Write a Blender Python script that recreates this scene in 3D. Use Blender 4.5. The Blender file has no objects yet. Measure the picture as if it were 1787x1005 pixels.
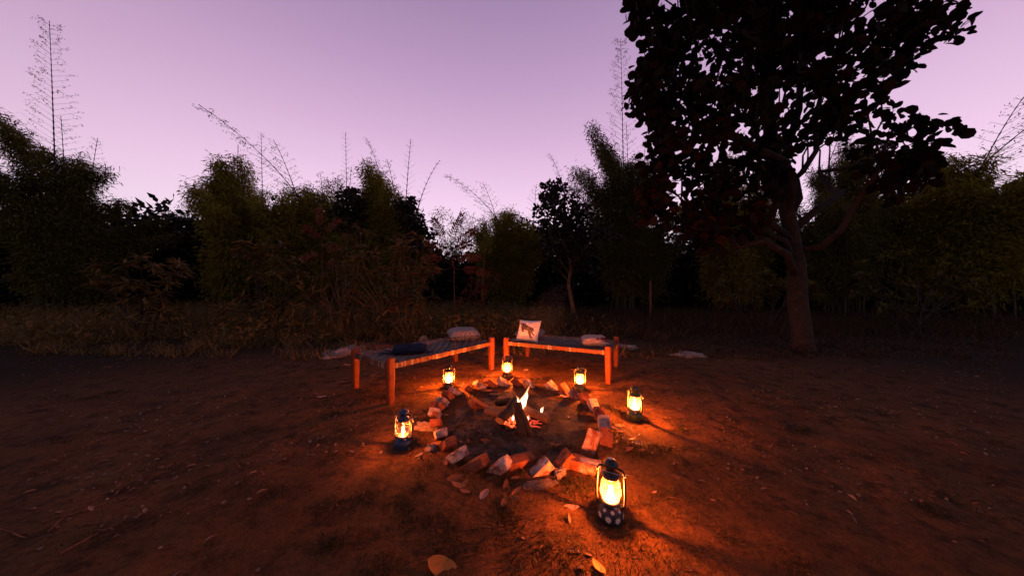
import bpy, bmesh, math, random
import numpy as np
from mathutils import Vector, Matrix, Quaternion, noise as mnoise

scene = bpy.context.scene
COL = scene.collection
PI = math.pi

# ------------------------------------------------------------------ camera
F, CX, CY, H = 505.0, 893.5, 502.5, 1.2      # focal length / centre of the 1787 px frame, eye height
cam_d = bpy.data.cameras.new('camera'); cam = bpy.data.objects.new('camera', cam_d); COL.objects.link(cam)
cam.location = (0, 0, H); cam.rotation_euler = (PI/2, 0, 0)
cam_d.sensor_width = 36; cam_d.lens = 36*F/1787; cam_d.clip_start = .05; cam_d.clip_end = 2000
scene.camera = cam

# ------------------------------------------------------------------ dusk sky
world = bpy.data.worlds.new('World'); scene.world = world; world.use_nodes = True
wt = world.node_tree; wt.nodes.clear()
def wn(t, **k):
    n = wt.nodes.new(t)
    for a, b in k.items(): setattr(n, a, b)
    return n
tc = wn('ShaderNodeTexCoord'); nv = wn('ShaderNodeVectorMath', operation='NORMALIZE')
sp = wn('ShaderNodeSeparateXYZ'); rp = wn('ShaderNodeValToRGB')
wt.links.new(tc.outputs['Generated'], nv.inputs[0]); wt.links.new(nv.outputs[0], sp.inputs[0])
wt.links.new(sp.outputs['Z'], rp.inputs[0])
SKY = [(0.0, (1.02, .84, .93)), (.16, (1.0, .78, .94)), (.29, (.91, .63, .86)), (.44, (.71, .465, .70)),
       (.57, (.54, .345, .565)), (.70, (.385, .25, .44)), (.85, (.20, .14, .27)), (1.0, (.12, .09, .19))]
el = rp.color_ramp.elements
while len(el) > 1: el.remove(el[0])
el[0].position = SKY[0][0]; el[0].color = (*SKY[0][1], 1)
for p, c in SKY[1:]:
    e = el.new(p); e.color = (*c, 1)
dp = wn('ShaderNodeVectorMath', operation='DOT_PRODUCT'); dp.inputs[1].default_value = Vector((.18, .98, 0)).normalized()
wt.links.new(nv.outputs[0], dp.inputs[0])
mr = wn('ShaderNodeMapRange', interpolation_type='SMOOTHSTEP')
mr.inputs['From Min'].default_value = -.75; mr.inputs['From Max'].default_value = .85
mr.inputs['To Min'].default_value = .42; mr.inputs['To Max'].default_value = 1.0
wt.links.new(dp.outputs['Value'], mr.inputs['Value'])
mul = wn('ShaderNodeVectorMath', operation='SCALE'); wt.links.new(rp.outputs[0], mul.inputs[0]); wt.links.new(mr.outputs[0], mul.inputs['Scale'])
bg = wn('ShaderNodeBackground'); wo = wn('ShaderNodeOutputWorld')
wt.links.new(mul.outputs[0], bg.inputs['Color']); bg.inputs['Strength'].default_value = 1.0
wt.links.new(bg.outputs[0], wo.inputs[0])

vs = scene.view_settings
vs.view_transform = 'Standard'; vs.look = 'None'; vs.exposure = 0; vs.gamma = 1; vs.use_curve_mapping = False
cy = scene.cycles
cy.use_denoising = True; cy.use_light_tree = True; cy.max_bounces = 7; cy.diffuse_bounces = 3; cy.glossy_bounces = 3
cy.transparent_max_bounces = 16; cy.sample_clamp_indirect = 4.0; cy.sample_clamp_direct = 0
cy.caustics_reflective = False; cy.caustics_refractive = False
LIGHT_COL = (1.0, .175, .022)
LANTERN_POWER = 7.0

rng = np.random.default_rng(7)
random.seed(7)

# ------------------------------------------------------------------ helpers
def gz(x, y):
    """height of the earth"""
    v = Vector((x, y, 0))
    a = .020*mnoise.noise(v*.55) + .010*mnoise.noise(v*1.9+Vector((9, 2, 0))) + .009*mnoise.noise(v*4.2+Vector((1, 7, 0))) + .006*mnoise.noise(v*9.5)
    r = math.hypot(x, y)
    if r > 9: a += .25*mnoise.noise(v*.12)*min(1, (r-9)/12)
    d = math.hypot((x-.03)/.72, (y-2.62)/.85)
    if d < 1: a -= .02*(1-d*d)
    return a
def W(px, py, Y): return Vector(((px-CX)/F*Y, Y, H-(py-CY)/F*Y))
def G(px, py):
    Y = H*F/(py-CY); X = (px-CX)/F*Y
    return Vector((X, Y, gz(X, Y)))

def put(o, label=None, cat=None, group=None, kind=None):
    if label: o['label'] = label
    if cat: o['category'] = cat
    if group: o['group'] = group
    if kind: o['kind'] = kind
    return o
def empty(name, loc=(0, 0, 0), rz=0, label=None, cat=None, group=None):
    o = bpy.data.objects.new(name, None); COL.objects.link(o)
    o.empty_display_size = .1; o.location = loc; o.rotation_euler = (0, 0, rz)
    return put(o, label, cat, group)
def link(name, me, mat=None, parent=None):
    if mat is not None and not me.materials: me.materials.append(mat)
    o = bpy.data.objects.new(name, me); COL.objects.link(o)
    if parent: o.parent = parent
    return o
def np_mesh(name, V, faces_flat, per_face, smooth=False):
    """V (n,3); faces_flat index array; per_face verts per face (int or array)"""
    me = bpy.data.meshes.new(name)
    V = np.asarray(V, np.float32).reshape(-1, 3); L = np.asarray(faces_flat, np.int32).ravel()
    if np.isscalar(per_face): tot = np.full(len(L)//per_face, per_face, np.int32)
    else: tot = np.asarray(per_face, np.int32)
    st = np.concatenate(([0], np.cumsum(tot)[:-1])).astype(np.int32)
    me.vertices.add(len(V)); me.vertices.foreach_set('co', V.ravel())
    me.loops.add(len(L)); me.loops.foreach_set('vertex_index', L)
    me.polygons.add(len(tot)); me.polygons.foreach_set('loop_start', st)
    if smooth: me.polygons.foreach_set('use_smooth', np.ones(len(tot), bool))
    me.update(calc_edges=True)
    return me

class MB:
    def __init__(s): s.v = []; s.f = []; s.sm = []
    def add(s, vs_, fs, smooth=False):
        o = len(s.v); s.v += [tuple(v) for v in vs_]; s.f += [tuple(i+o for i in f) for f in fs]; s.sm += [smooth]*len(fs)
        return s
    def box(s, M, sx, sy, sz, taper=1.0):
        vs_ = []
        for z in (-1, 1):
            k = taper if z < 0 else 1
            for x, y in ((-1, -1), (1, -1), (1, 1), (-1, 1)): vs_.append(M @ Vector((x*sx/2*k, y*sy/2*k, z*sz/2)))
        return s.add(vs_, [(0, 3, 2, 1), (4, 5, 6, 7), (0, 1, 5, 4), (1, 2, 6, 5), (2, 3, 7, 6), (3, 0, 4, 7)])
    def tube(s, pts, rad, seg=6, cap=True, smooth=True):
        pts = [Vector(p) for p in pts]; n = len(pts)
        if not hasattr(rad, '__len__'): rad = [rad]*n
        t0 = (pts[1]-pts[0]).normalized()
        a = t0.orthogonal().normalized(); vs_ = []; fs = []
        for i in range(n):
            t = (pts[min(i+1, n-1)]-pts[max(i-1, 0)])
            t = t.normalized() if t.length > 1e-9 else t0
            a = (a - t*a.dot(t)); a = a.normalized() if a.length > 1e-6 else t.orthogonal().normalized()
            b = t.cross(a)
            for k in range(seg):
                w = 2*PI*k/seg; vs_.append(pts[i]+(a*math.cos(w)+b*math.sin(w))*rad[i])
        for i in range(n-1):
            for k in range(seg):
                k2 = (k+1) % seg; fs.append((i*seg+k, i*seg+k2, (i+1)*seg+k2, (i+1)*seg+k))
        if cap: fs.append(tuple(range(seg-1, -1, -1))); fs.append(tuple((n-1)*seg+k for k in range(seg)))
        return s.add(vs_, fs, smooth)
    def lathe(s, prof, seg=24, smooth=True, M=None):
        vs_ = []; fs = []; rings = []
        for r, z in prof:
            if r < 1e-6: rings.append([len(vs_)]); vs_.append(Vector((0, 0, z)))
            else:
                rings.append(list(range(len(vs_), len(vs_)+seg)))
                vs_ += [Vector((r*math.cos(2*PI*k/seg), r*math.sin(2*PI*k/seg), z)) for k in range(seg)]
        for A, B in zip(rings, rings[1:]):
            for k in range(seg):
                k2 = (k+1) % seg
                if len(A) == 1 and len(B) == 1: continue
                if len(A) == 1: fs.append((A[0], B[k2], B[k]))
                elif len(B) == 1: fs.append((A[k], A[k2], B[0]))
                else: fs.append((A[k], A[k2], B[k2], B[k]))
        if M is not None: vs_ = [M @ v for v in vs_]
        return s.add(vs_, fs, smooth)
    def mesh(s, name):
        me = bpy.data.meshes.new(name); me.from_pydata(s.v, [], s.f)
        me.polygons.foreach_set('use_smooth', s.sm); me.update(); return me
    def build(s, name, mat, parent=None): return link(name, s.mesh(name), mat, parent)

def smoothnoise_path(p0, p1, n, amp, seed=0):
    p0, p1 = Vector(p0), Vector(p1); out = []
    for i in range(n):
        t = i/(n-1); w = math.sin(PI*t)
        o = Vector((mnoise.noise(Vector((t*3+seed, 0, 0))), mnoise.noise(Vector((t*3, seed+5, 0))), mnoise.noise(Vector((t*3, 0, seed+9)))))
        out.append(p0.lerp(p1, t)+o*amp*(w*.7+.3*(0 < i)))
    return out

# ------------------------------------------------------------------ materials
def mat_new(name):
    m = bpy.data.materials.new(name); m.use_nodes = True; t = m.node_tree; t.nodes.clear()
    out = t.nodes.new('ShaderNodeOutputMaterial'); return m, t, out
def N(t, typ, ins=None, **k):
    n = t.nodes.new(typ)
    for a, b in k.items(): setattr(n, a, b)
    for a, b in (ins or {}).items():
        if isinstance(b, bpy.types.NodeSocket): t.links.new(b, n.inputs[a])
        else: n.inputs[a].default_value = b
    return n
def ramp(t, fac, stops, interp='LINEAR'):
    r = t.nodes.new('ShaderNodeValToRGB'); t.links.new(fac, r.inputs[0]); e = r.color_ramp.elements; r.color_ramp.interpolation = interp
    while len(e) > 1: e.remove(e[0])
    def c4(c): return (c, c, c, 1) if not hasattr(c, '__len__') else (*c, 1)
    e[0].position = stops[0][0]; e[0].color = c4(stops[0][1])
    for p, c in stops[1:]: x = e.new(p); x.color = c4(c)
    return r.outputs[0]
def mix(t, fac, a, b, mode='MIX'):
    n = t.nodes.new('ShaderNodeMix'); n.data_type = 'RGBA'; n.blend_type = mode
    for idx, v in ((0, fac), (6, a), (7, b)):
        if isinstance(v, bpy.types.NodeSocket): t.links.new(v, n.inputs[idx])
        elif idx == 0: n.inputs[0].default_value = v
        else: n.inputs[idx].default_value = (*v, 1) if len(v) == 3 else v
    return n.outputs[2]
def objco(t): return t.nodes.new('ShaderNodeTexCoord').outputs['Object']
def noise_tex(t, co, scale, detail=4, rough=.6, dist=0):
    n = N(t, 'ShaderNodeTexNoise', {'Scale': scale, 'Detail': detail, 'Roughness': rough, 'Distortion': dist})
    if co is not None: t.links.new(co, n.inputs['Vector'])
    return n.outputs['Fac']
def bump(t, h, strength=.5, dist=.01):
    return N(t, 'ShaderNodeBump', {'Height': h, 'Strength': strength, 'Distance': dist}).outputs[0]

def generic(name, c1, c2, scale=8, rough=.8, bs=.4, bd=.004, spec=.3, metallic=0, bscale=None):
    m, t, out = mat_new(name); co = objco(t)
    f = noise_tex(t, co, scale); c = ramp(t, f, [(.3, c1), (.7, c2)])
    b = bump(t, noise_tex(t, co, bscale or scale*5), bs, bd)
    p = N(t, 'ShaderNodeBsdfPrincipled', {'Base Color': c, 'Roughness': rough, 'Normal': b, 'Specular IOR Level': spec, 'Metallic': metallic})
    t.links.new(p.outputs[0], out.inputs[0]); return m

def leaf_mat(name, cols, trans=.3, scale=.8, rough=.6, spec=.25):
    """cols: three colours from dark to light, picked per leaf"""
    m, t, out = mat_new(name)
    gi = t.nodes.new('ShaderNodeNewGeometry'); oi = t.nodes.new('ShaderNodeObjectInfo')
    r = N(t, 'ShaderNodeMath', {0: gi.outputs['Random Per Island'], 1: oi.outputs['Random']}, operation='ADD')
    r = N(t, 'ShaderNodeMath', {0: r.outputs[0], 1: 1.0}, operation='MODULO').outputs[0]
    nz = noise_tex(t, gi.outputs['Position'], scale, 2)
    f = N(t, 'ShaderNodeMath', {0: r, 1: .55}, operation='MULTIPLY').outputs[0]
    f = N(t, 'ShaderNodeMath', {0: nz, 1: .6, 2: f}, operation='MULTIPLY_ADD').outputs[0]
    c = ramp(t, f, [(.2, cols[0]), (.55, cols[1]), (.9, cols[2])])
    p = N(t, 'ShaderNodeBsdfPrincipled', {'Base Color': c, 'Roughness': rough, 'Specular IOR Level': spec})
    tr = N(t, 'ShaderNodeBsdfTranslucent', {'Color': c})
    mx = N(t, 'ShaderNodeMixShader', {0: trans}); t.links.new(p.outputs[0], mx.inputs[1]); t.links.new(tr.outputs[0], mx.inputs[2])
    t.links.new(mx.outputs[0], out.inputs[0]); return m

def soil_mat():
    m, t, out = mat_new('soil'); co = t.nodes.new('ShaderNodeNewGeometry').outputs['Position']
    big = noise_tex(t, co, .9, 6, .7, .4); med = noise_tex(t, co, 5.5, 8, .75); fine = noise_tex(t, co, 34, 6, .8); grit = noise_tex(t, co, 160, 2)
    base = ramp(t, big, [(.3, (.115, .050, .017)), (.5, (.19, .082, .027)), (.72, (.26, .118, .041))])
    base = mix(t, ramp(t, med, [(.38, .85), (.52, 0)]), base, (.040, .024, .010))
    base = mix(t, ramp(t, fine, [(.35, .55), (.55, 0)]), base, (.046, .022, .009))
    base = mix(t, ramp(t, grit, [(.62, 0), (.75, .5)]), base, (.24, .13, .065))
    # ash and burnt earth in the middle of the ring
    s = N(t, 'ShaderNodeVectorMath', {0: co, 1: (.03, 2.62, 0)}, operation='SUBTRACT').outputs[0]
    s = N(t, 'ShaderNodeVectorMath', {0: s, 1: (1/.74, 1/.86, 0)}, operation='MULTIPLY').outputs[0]
    d = N(t, 'ShaderNodeVectorMath', {0: s}, operation='LENGTH').outputs['Value']
    d = N(t, 'ShaderNodeMath', {0: med, 1: .35, 2: d}, operation='MULTIPLY_ADD').outputs[0]
    inner = ramp(t, d, [(.95, 1), (1.2, 0)])
    ash = ramp(t, noise_tex(t, co, 7, 5, .7, .6), [(.34, (.030, .023, .016)), (.50, (.085, .066, .047)), (.68, (.16, .132, .102))])
    base = mix(t, inner, base, ash)
    # humus under the wood
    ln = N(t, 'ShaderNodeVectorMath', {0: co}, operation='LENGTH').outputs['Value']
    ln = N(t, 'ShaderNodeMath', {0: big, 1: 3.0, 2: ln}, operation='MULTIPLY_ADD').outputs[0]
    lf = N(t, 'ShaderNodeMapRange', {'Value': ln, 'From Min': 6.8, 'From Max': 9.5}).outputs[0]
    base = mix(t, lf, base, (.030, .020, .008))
    h = N(t, 'ShaderNodeMath', {0: med, 1: 1.6, 2: fine}, operation='MULTIPLY_ADD').outputs[0]
    h = N(t, 'ShaderNodeMath', {0: grit, 1: .35, 2: h}, operation='MULTIPLY_ADD').outputs[0]
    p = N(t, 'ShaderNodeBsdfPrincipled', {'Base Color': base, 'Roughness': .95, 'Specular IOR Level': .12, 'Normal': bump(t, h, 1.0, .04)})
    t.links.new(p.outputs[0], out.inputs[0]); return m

def wood_mat(name, c1, c2, c3, sc=1.0, rough=.6):
    m, t, out = mat_new(name); co = objco(t)
    mp = N(t, 'ShaderNodeMapping', {'Vector': co, 'Scale': (22*sc, 22*sc, 2.2*sc)}).outputs[0]
    f = noise_tex(t, mp, 1.6, 5, .65, .8); g = noise_tex(t, co, 5, 3)
    c = ramp(t, f, [(.3, c1), (.5, c2), (.72, c3)])
    c = mix(t, ramp(t, g, [(.35, .6), (.6, 0)]), c, tuple(x*.55 for x in c1))
    p = N(t, 'ShaderNodeBsdfPrincipled', {'Base Color': c, 'Roughness': rough, 'Specular IOR Level': .25, 'Normal': bump(t, f, .35, .004)})
    t.links.new(p.outputs[0], out.inputs[0]); return m

def brick_mat(name, paint):
    m, t, out = mat_new(name); co = objco(t); oi = t.nodes.new('ShaderNodeObjectInfo')
    off = N(t, 'ShaderNodeVectorMath', {0: co, 1: oi.outputs['Location']}, operation='ADD').outputs[0]
    n1 = noise_tex(t, off, 18, 5, .7); n2 = noise_tex(t, off, 9, 4, .65, .5); n3 = noise_tex(t, off, 70, 3)
    c = ramp(t, n1, [(.3, (.13, .040, .019)), (.55, (.23, .070, .030)), (.75, (.30, .115, .055))])
    c = mix(t, ramp(t, n3, [(.6, 0), (.75, .5)]), c, (.33, .2, .13))
    if paint:
        wear = ramp(t, n2, [(paint-.09, 1), (paint+.05, 0)])
        white = ramp(t, n1, [(.28, (.17, .10, .07)), (.45, (.36, .27, .22)), (.7, (.46, .37, .31))])
        c = mix(t, wear, white, c) if paint < 1 else white
    hgt = N(t, 'ShaderNodeMath', {0: n1, 1: 1.2, 2: n3}, operation='MULTIPLY_ADD').outputs[0]
    p = N(t, 'ShaderNodeBsdfPrincipled', {'Base Color': c, 'Roughness': .9, 'Specular IOR Level': .15, 'Normal': bump(t, hgt, .6, .006)})
    t.links.new(p.outputs[0], out.inputs[0]); return m

def emit_mat(name, col, strength):
    m, t, out = mat_new(name)
    e = N(t, 'ShaderNodeEmission', {'Color': (*col, 1), 'Strength': strength}); t.links.new(e.outputs[0], out.inputs[0]); return m
def glass_mat(name, glow_share, tint=(.97, .95, .9)):
    m, t, out = mat_new(name); co = objco(t)
    tr = N(t, 'ShaderNodeBsdfTransparent', {'Color': (*tint, 1)})
    tl = N(t, 'ShaderNodeBsdfTranslucent', {'Color': (1, .96, .85, 1)})  # translucent film added to imitate the globe's overexposed glow
    f = ramp(t, noise_tex(t, co, 30, 3), [(.3, glow_share*.6), (.7, glow_share*1.3)])
    mx = N(t, 'ShaderNodeMixShader', {0: f}); t.links.new(tr.outputs[0], mx.inputs[1]); t.links.new(tl.outputs[0], mx.inputs[2])
    gl = N(t, 'ShaderNodeBsdfGlossy', {'Color': (1, 1, 1, 1), 'Roughness': .05})
    lw = N(t, 'ShaderNodeLayerWeight', {'Blend': .25}).outputs['Fresnel']
    lf = N(t, 'ShaderNodeMath', {0: lw, 1: .45}, operation='MULTIPLY').outputs[0]
    m2 = N(t, 'ShaderNodeMixShader', {0: lf}); t.links.new(mx.outputs[0], m2.inputs[1]); t.links.new(gl.outputs[0], m2.inputs[2])
    t.links.new(m2.outputs[0], out.inputs[0]); return m
def paint_mat(name, c, rough=.32, metallic=.15):
    m, t, out = mat_new(name); co = objco(t); n = noise_tex(t, co, 40, 5, .7)
    cc = mix(t, ramp(t, n, [(.62, 0), (.72, .7)]), c, (.06, .03, .02))
    p = N(t, 'ShaderNodeBsdfPrincipled', {'Base Color': cc, 'Roughness': ramp(t, n, [(.3, rough), (.7, rough+.25)]), 'Metallic': metallic, 'Normal': bump(t, n, .15, .002)})
    t.links.new(p.outputs[0], out.inputs[0]); return m

M = {}
M['soil'] = soil_mat()
M['bamboo_leaf'] = leaf_mat('bamboo_leaf', [(.09, .085, .008), (.21, .18, .016), (.32, .27, .03)], .55, .5)
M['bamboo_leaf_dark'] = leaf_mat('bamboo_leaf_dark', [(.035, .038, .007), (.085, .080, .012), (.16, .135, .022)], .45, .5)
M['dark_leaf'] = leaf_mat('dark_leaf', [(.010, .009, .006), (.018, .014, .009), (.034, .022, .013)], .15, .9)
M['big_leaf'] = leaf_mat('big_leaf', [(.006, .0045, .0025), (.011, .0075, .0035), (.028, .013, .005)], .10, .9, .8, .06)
M['shrub_leaf'] = leaf_mat('shrub_leaf', [(.055, .050, .011), (.125, .092, .022), (.23, .125, .036)], .3, 1.1)
M['red_leaf'] = leaf_mat('red_leaf', [(.08, .020, .008), (.16, .035, .014), (.22, .065, .02)], .3, 1.5)
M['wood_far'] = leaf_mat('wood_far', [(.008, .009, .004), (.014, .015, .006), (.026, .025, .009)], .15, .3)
M['grass_dry'] = leaf_mat('grass_dry', [(.06, .042, .012), (.13, .085, .024), (.22, .14, .045)], .3, .7)
M['grass_dry_shaded'] = leaf_mat('grass_dry_shaded', [(.02, .013, .005), (.042, .026, .009), (.08, .05, .018)], .25, .7)  # darker copy of the dry grass, tree shade at right put into the colour
M['grass_green'] = leaf_mat('grass_green', [(.012, .013, .005), (.026, .025, .008), (.060, .045, .015)], .25, 1.5)
M['litter'] = leaf_mat('litter', [(.06, .032, .016), (.15, .075, .035), (.30, .17, .10)], .12, 3)
M['dead_leaf'] = leaf_mat('dead_leaf', [(.14, .052, .015), (.24, .088, .024), (.34, .14, .045)], .12, 3)
M['dead_leaf_pale'] = leaf_mat('dead_leaf_pale', [(.22, .13, .085), (.30, .18, .12), (.38, .24, .16)], .1, 3)
M['culm'] = generic('culm', (.035, .036, .014), (.075, .066, .024), 3, .5)
M['culm_dark'] = generic('culm_dark', (.016, .014, .012), (.03, .024, .02), 3, .6)
M['bark'] = generic('bark', (.08, .040, .02), (.22, .11, .05), 9, .9, .8, .02)
M['bark_dark'] = generic('bark_dark', (.018, .013, .009), (.05, .034, .022), 7, .95, 1., .06, bscale=16)
M['charpai_wood'] = wood_mat('charpai_wood', (.12, .024, .006), (.20, .045, .011), (.27, .068, .018))
M['firewood'] = wood_mat('firewood', (.14, .065, .028), (.23, .115, .05), (.30, .165, .08), 1.5, .85)
M['firewood_char'] = generic('firewood_char', (.010, .008, .007), (.035, .024, .017), 20, .85, .9, .012)
M['cut_wood'] = generic('cut_wood', (.30, .14, .06), (.40, .21, .09), 22, .8, .3, .003)
M['cord'] = generic('cord', (.12, .095, .075), (.22, .175, .135), 7, .85, .5, .003)
M['cord_dark'] = generic('cord_dark', (.055, .043, .035), (.115, .092, .072), 7, .85, .5, .003)
M['cord_light'] = generic('cord_light', (.20, .14, .10), (.32, .23, .17), 40, .85, .5, .003)
M['brick_red'] = brick_mat('brick_red', 0)
M['brick_white'] = brick_mat('brick_white', .47)
M['brick_half'] = brick_mat('brick_half', .54)
M['mortar'] = generic('mortar', (.17, .10, .065), (.40, .31, .25), 24, .95, 1., .02)
M['pale_rock'] = generic('pale_rock', (.13, .09, .065), (.42, .35, .30), 9, .95, 1., .03)
M['earth_clod'] = generic('earth_clod', (.10, .055, .03), (.24, .16, .11), 30, .95, 1., .02)
M['red_rock'] = generic('red_rock', (.10, .030, .014), (.17, .055, .026), 6, .95, .8, .02)
M['navy_paint'] = paint_mat('navy_paint', (.012, .030, .075))
M['black_paint'] = paint_mat('black_paint', (.016, .013, .016))
M['green_paint'] = paint_mat('green_paint', (.030, .048, .014))
M['darkgreen_paint'] = paint_mat('darkgreen_paint', (.018, .030, .016))
M['steel'] = generic('steel', (.30, .27, .24), (.45, .40, .35), 40, .35, .2, .001, .5, .8)
M['daisy'] = generic('daisy', (.68, .62, .52), (.78, .72, .62), 60, .5, .1, .001)
M['yellow_dot'] = generic('yellow_dot', (.62, .35, .05), (.7, .42, .08), 60, .5, .1, .001)
M['glass_glow'] = glass_mat('glass_glow', .07)
M['glass_clear'] = glass_mat('glass_clear', .004)
M['ember_dark'] = generic('ember_dark', (.010, .008, .007), (.03, .024, .02), 30, .9, .8, .006)
M['ash'] = generic('ash', (.10, .09, .08), (.2, .18, .16), 40, .95, .8, .006)
M['charcoal_spot'] = generic('charcoal_spot', (.01, .01, .01), (.03, .025, .02), 30, .9)

# ------------------------------------------------------------------ the earth
def axis(lo, hi, step, far, n):
    core = np.arange(lo, hi+1e-6, step)
    g = np.geomspace(.3, far, n)
    return np.concatenate((lo-g[::-1], core, hi+g))
xs = axis(-4.5, 4.5, .05, 300, 26); ys = axis(.2, 7.0, .05, 300, 26)
V = np.array([(x, y, gz(x, y)) for y in ys for x in xs], np.float32)
nx, ny = len(xs), len(ys)
i, j = np.meshgrid(np.arange(nx-1), np.arange(ny-1)); q = (j*nx+i).ravel()
ground = link('ground', np_mesh('ground', V, np.stack((q, q+1, q+nx+1, q+nx), 1), 4, True), M['soil'])
put(ground, kind='structure')

# ------------------------------------------------------------------ foliage machinery
def norm(a): return a/np.maximum(np.linalg.norm(a, axis=-1, keepdims=True), 1e-9)
TPL = {  # u along the leaf, v across, w out of the leaf plane
    'slim': ([(0, 0, 0), (.35, .5, 0), (1, 0, -.06), (.35, -.5, 0)], [(0, 1, 2, 3)]),
    'lance': ([(0, 0, 0), (.3, .5, .10), (.65, .42, .06), (1, 0, -.12), (.65, -.42, .06), (.3, -.5, .10), (.4, 0, 0)],
              [(0, 1, 6), (1, 2, 6), (2, 3, 6), (3, 4, 6), (4, 5, 6), (5, 0, 6)]),
    'round': ([(0, 0, 0), (.18, .36, .05), (.55, .5, .08), (.88, .30, .02), (1, 0, -.08), (.88, -.30, .02), (.55, -.5, .08), (.18, -.36, .05), (.5, 0, 0)],
              [(0, 1, 8), (1, 2, 8), (2, 3, 8), (3, 4, 8), (4, 5, 8), (5, 6, 8), (6, 7, 8), (7, 0, 8)]),
    'blade': ([(0, .5, 0), (0, -.5, 0), (.5, .4, .10), (.5, -.4, .10), (.85, .2, -.02), (.85, -.2, -.02), (1, 0, -.16)],
              [(0, 1, 3, 2), (2, 3, 5, 4), (4, 5, 6, 6)]),
}
def leaf_np(P, D, Nn, L, Wd, shape):
    P = np.asarray(P, float); n = len(P)
    L = np.broadcast_to(L, n)[:, None, None]; Wd = np.broadcast_to(Wd, n)[:, None, None]
    D = norm(D); S = norm(np.cross(D, Nn)); Nn = np.cross(S, D)
    tv, tf = TPL[shape]; tv = np.array(tv)
    Vv = P[:, None] + D[:, None]*(tv[None, :, :1]*L) + S[:, None]*(tv[None, :, 1:2]*Wd) + Nn[:, None]*(tv[None, :, 2:]*L)
    k = len(tv)
    if shape == 'blade':
        fl = []; per = []
        off = (np.arange(n)*k)[:, None]
        f = np.array([0, 1, 3, 2, 2, 3, 5, 4, 4, 5, 6])
        return Vv.reshape(-1, 3), (off+f).ravel(), np.tile([4, 4, 3], n)
    f = np.array(tf); fl = (np.arange(n)*k)[:, None, None]+f[None]
    return Vv.reshape(-1, 3), fl.ravel(), f.shape[1]
def leaf_obj(name, P, D, Nn, L, Wd, shape, mat, parent=None, kind='stuff'):
    V_, f_, p_ = leaf_np(P, D, Nn, L, Wd, shape)
    if parent: V_ = V_-np.array(parent.location)
    o = link(name, np_mesh(name, V_, f_, p_, shape != 'slim'), mat, parent)
    if kind: o['kind'] = kind
    return o
def rdir(n, up=0., spread=1.):
    d = rng.normal(size=(n, 3))*spread; d[:, 2] += up; return norm(d)

def culm_path(base, top, bend, n=14):
    """a cane that rises straight and arches over near its tip; bend = sideways part kept for the upper third"""
    b, t = Vector(base), Vector(top); out = []
    for i in range(n):
        s = i/(n-1)
        h = s**1.0; lat = s**bend
        out.append(Vector((b.x+(t.x-b.x)*lat, b.y+(t.y-b.y)*lat, b.z+(t.z-b.z)*(1-(1-h)**1.12))))
    return out
def path_at(path, s):
    s = max(0, min(.9999, s))*(len(path)-1); i = int(s); return path[i].lerp(path[i+1], s-i)

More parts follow.
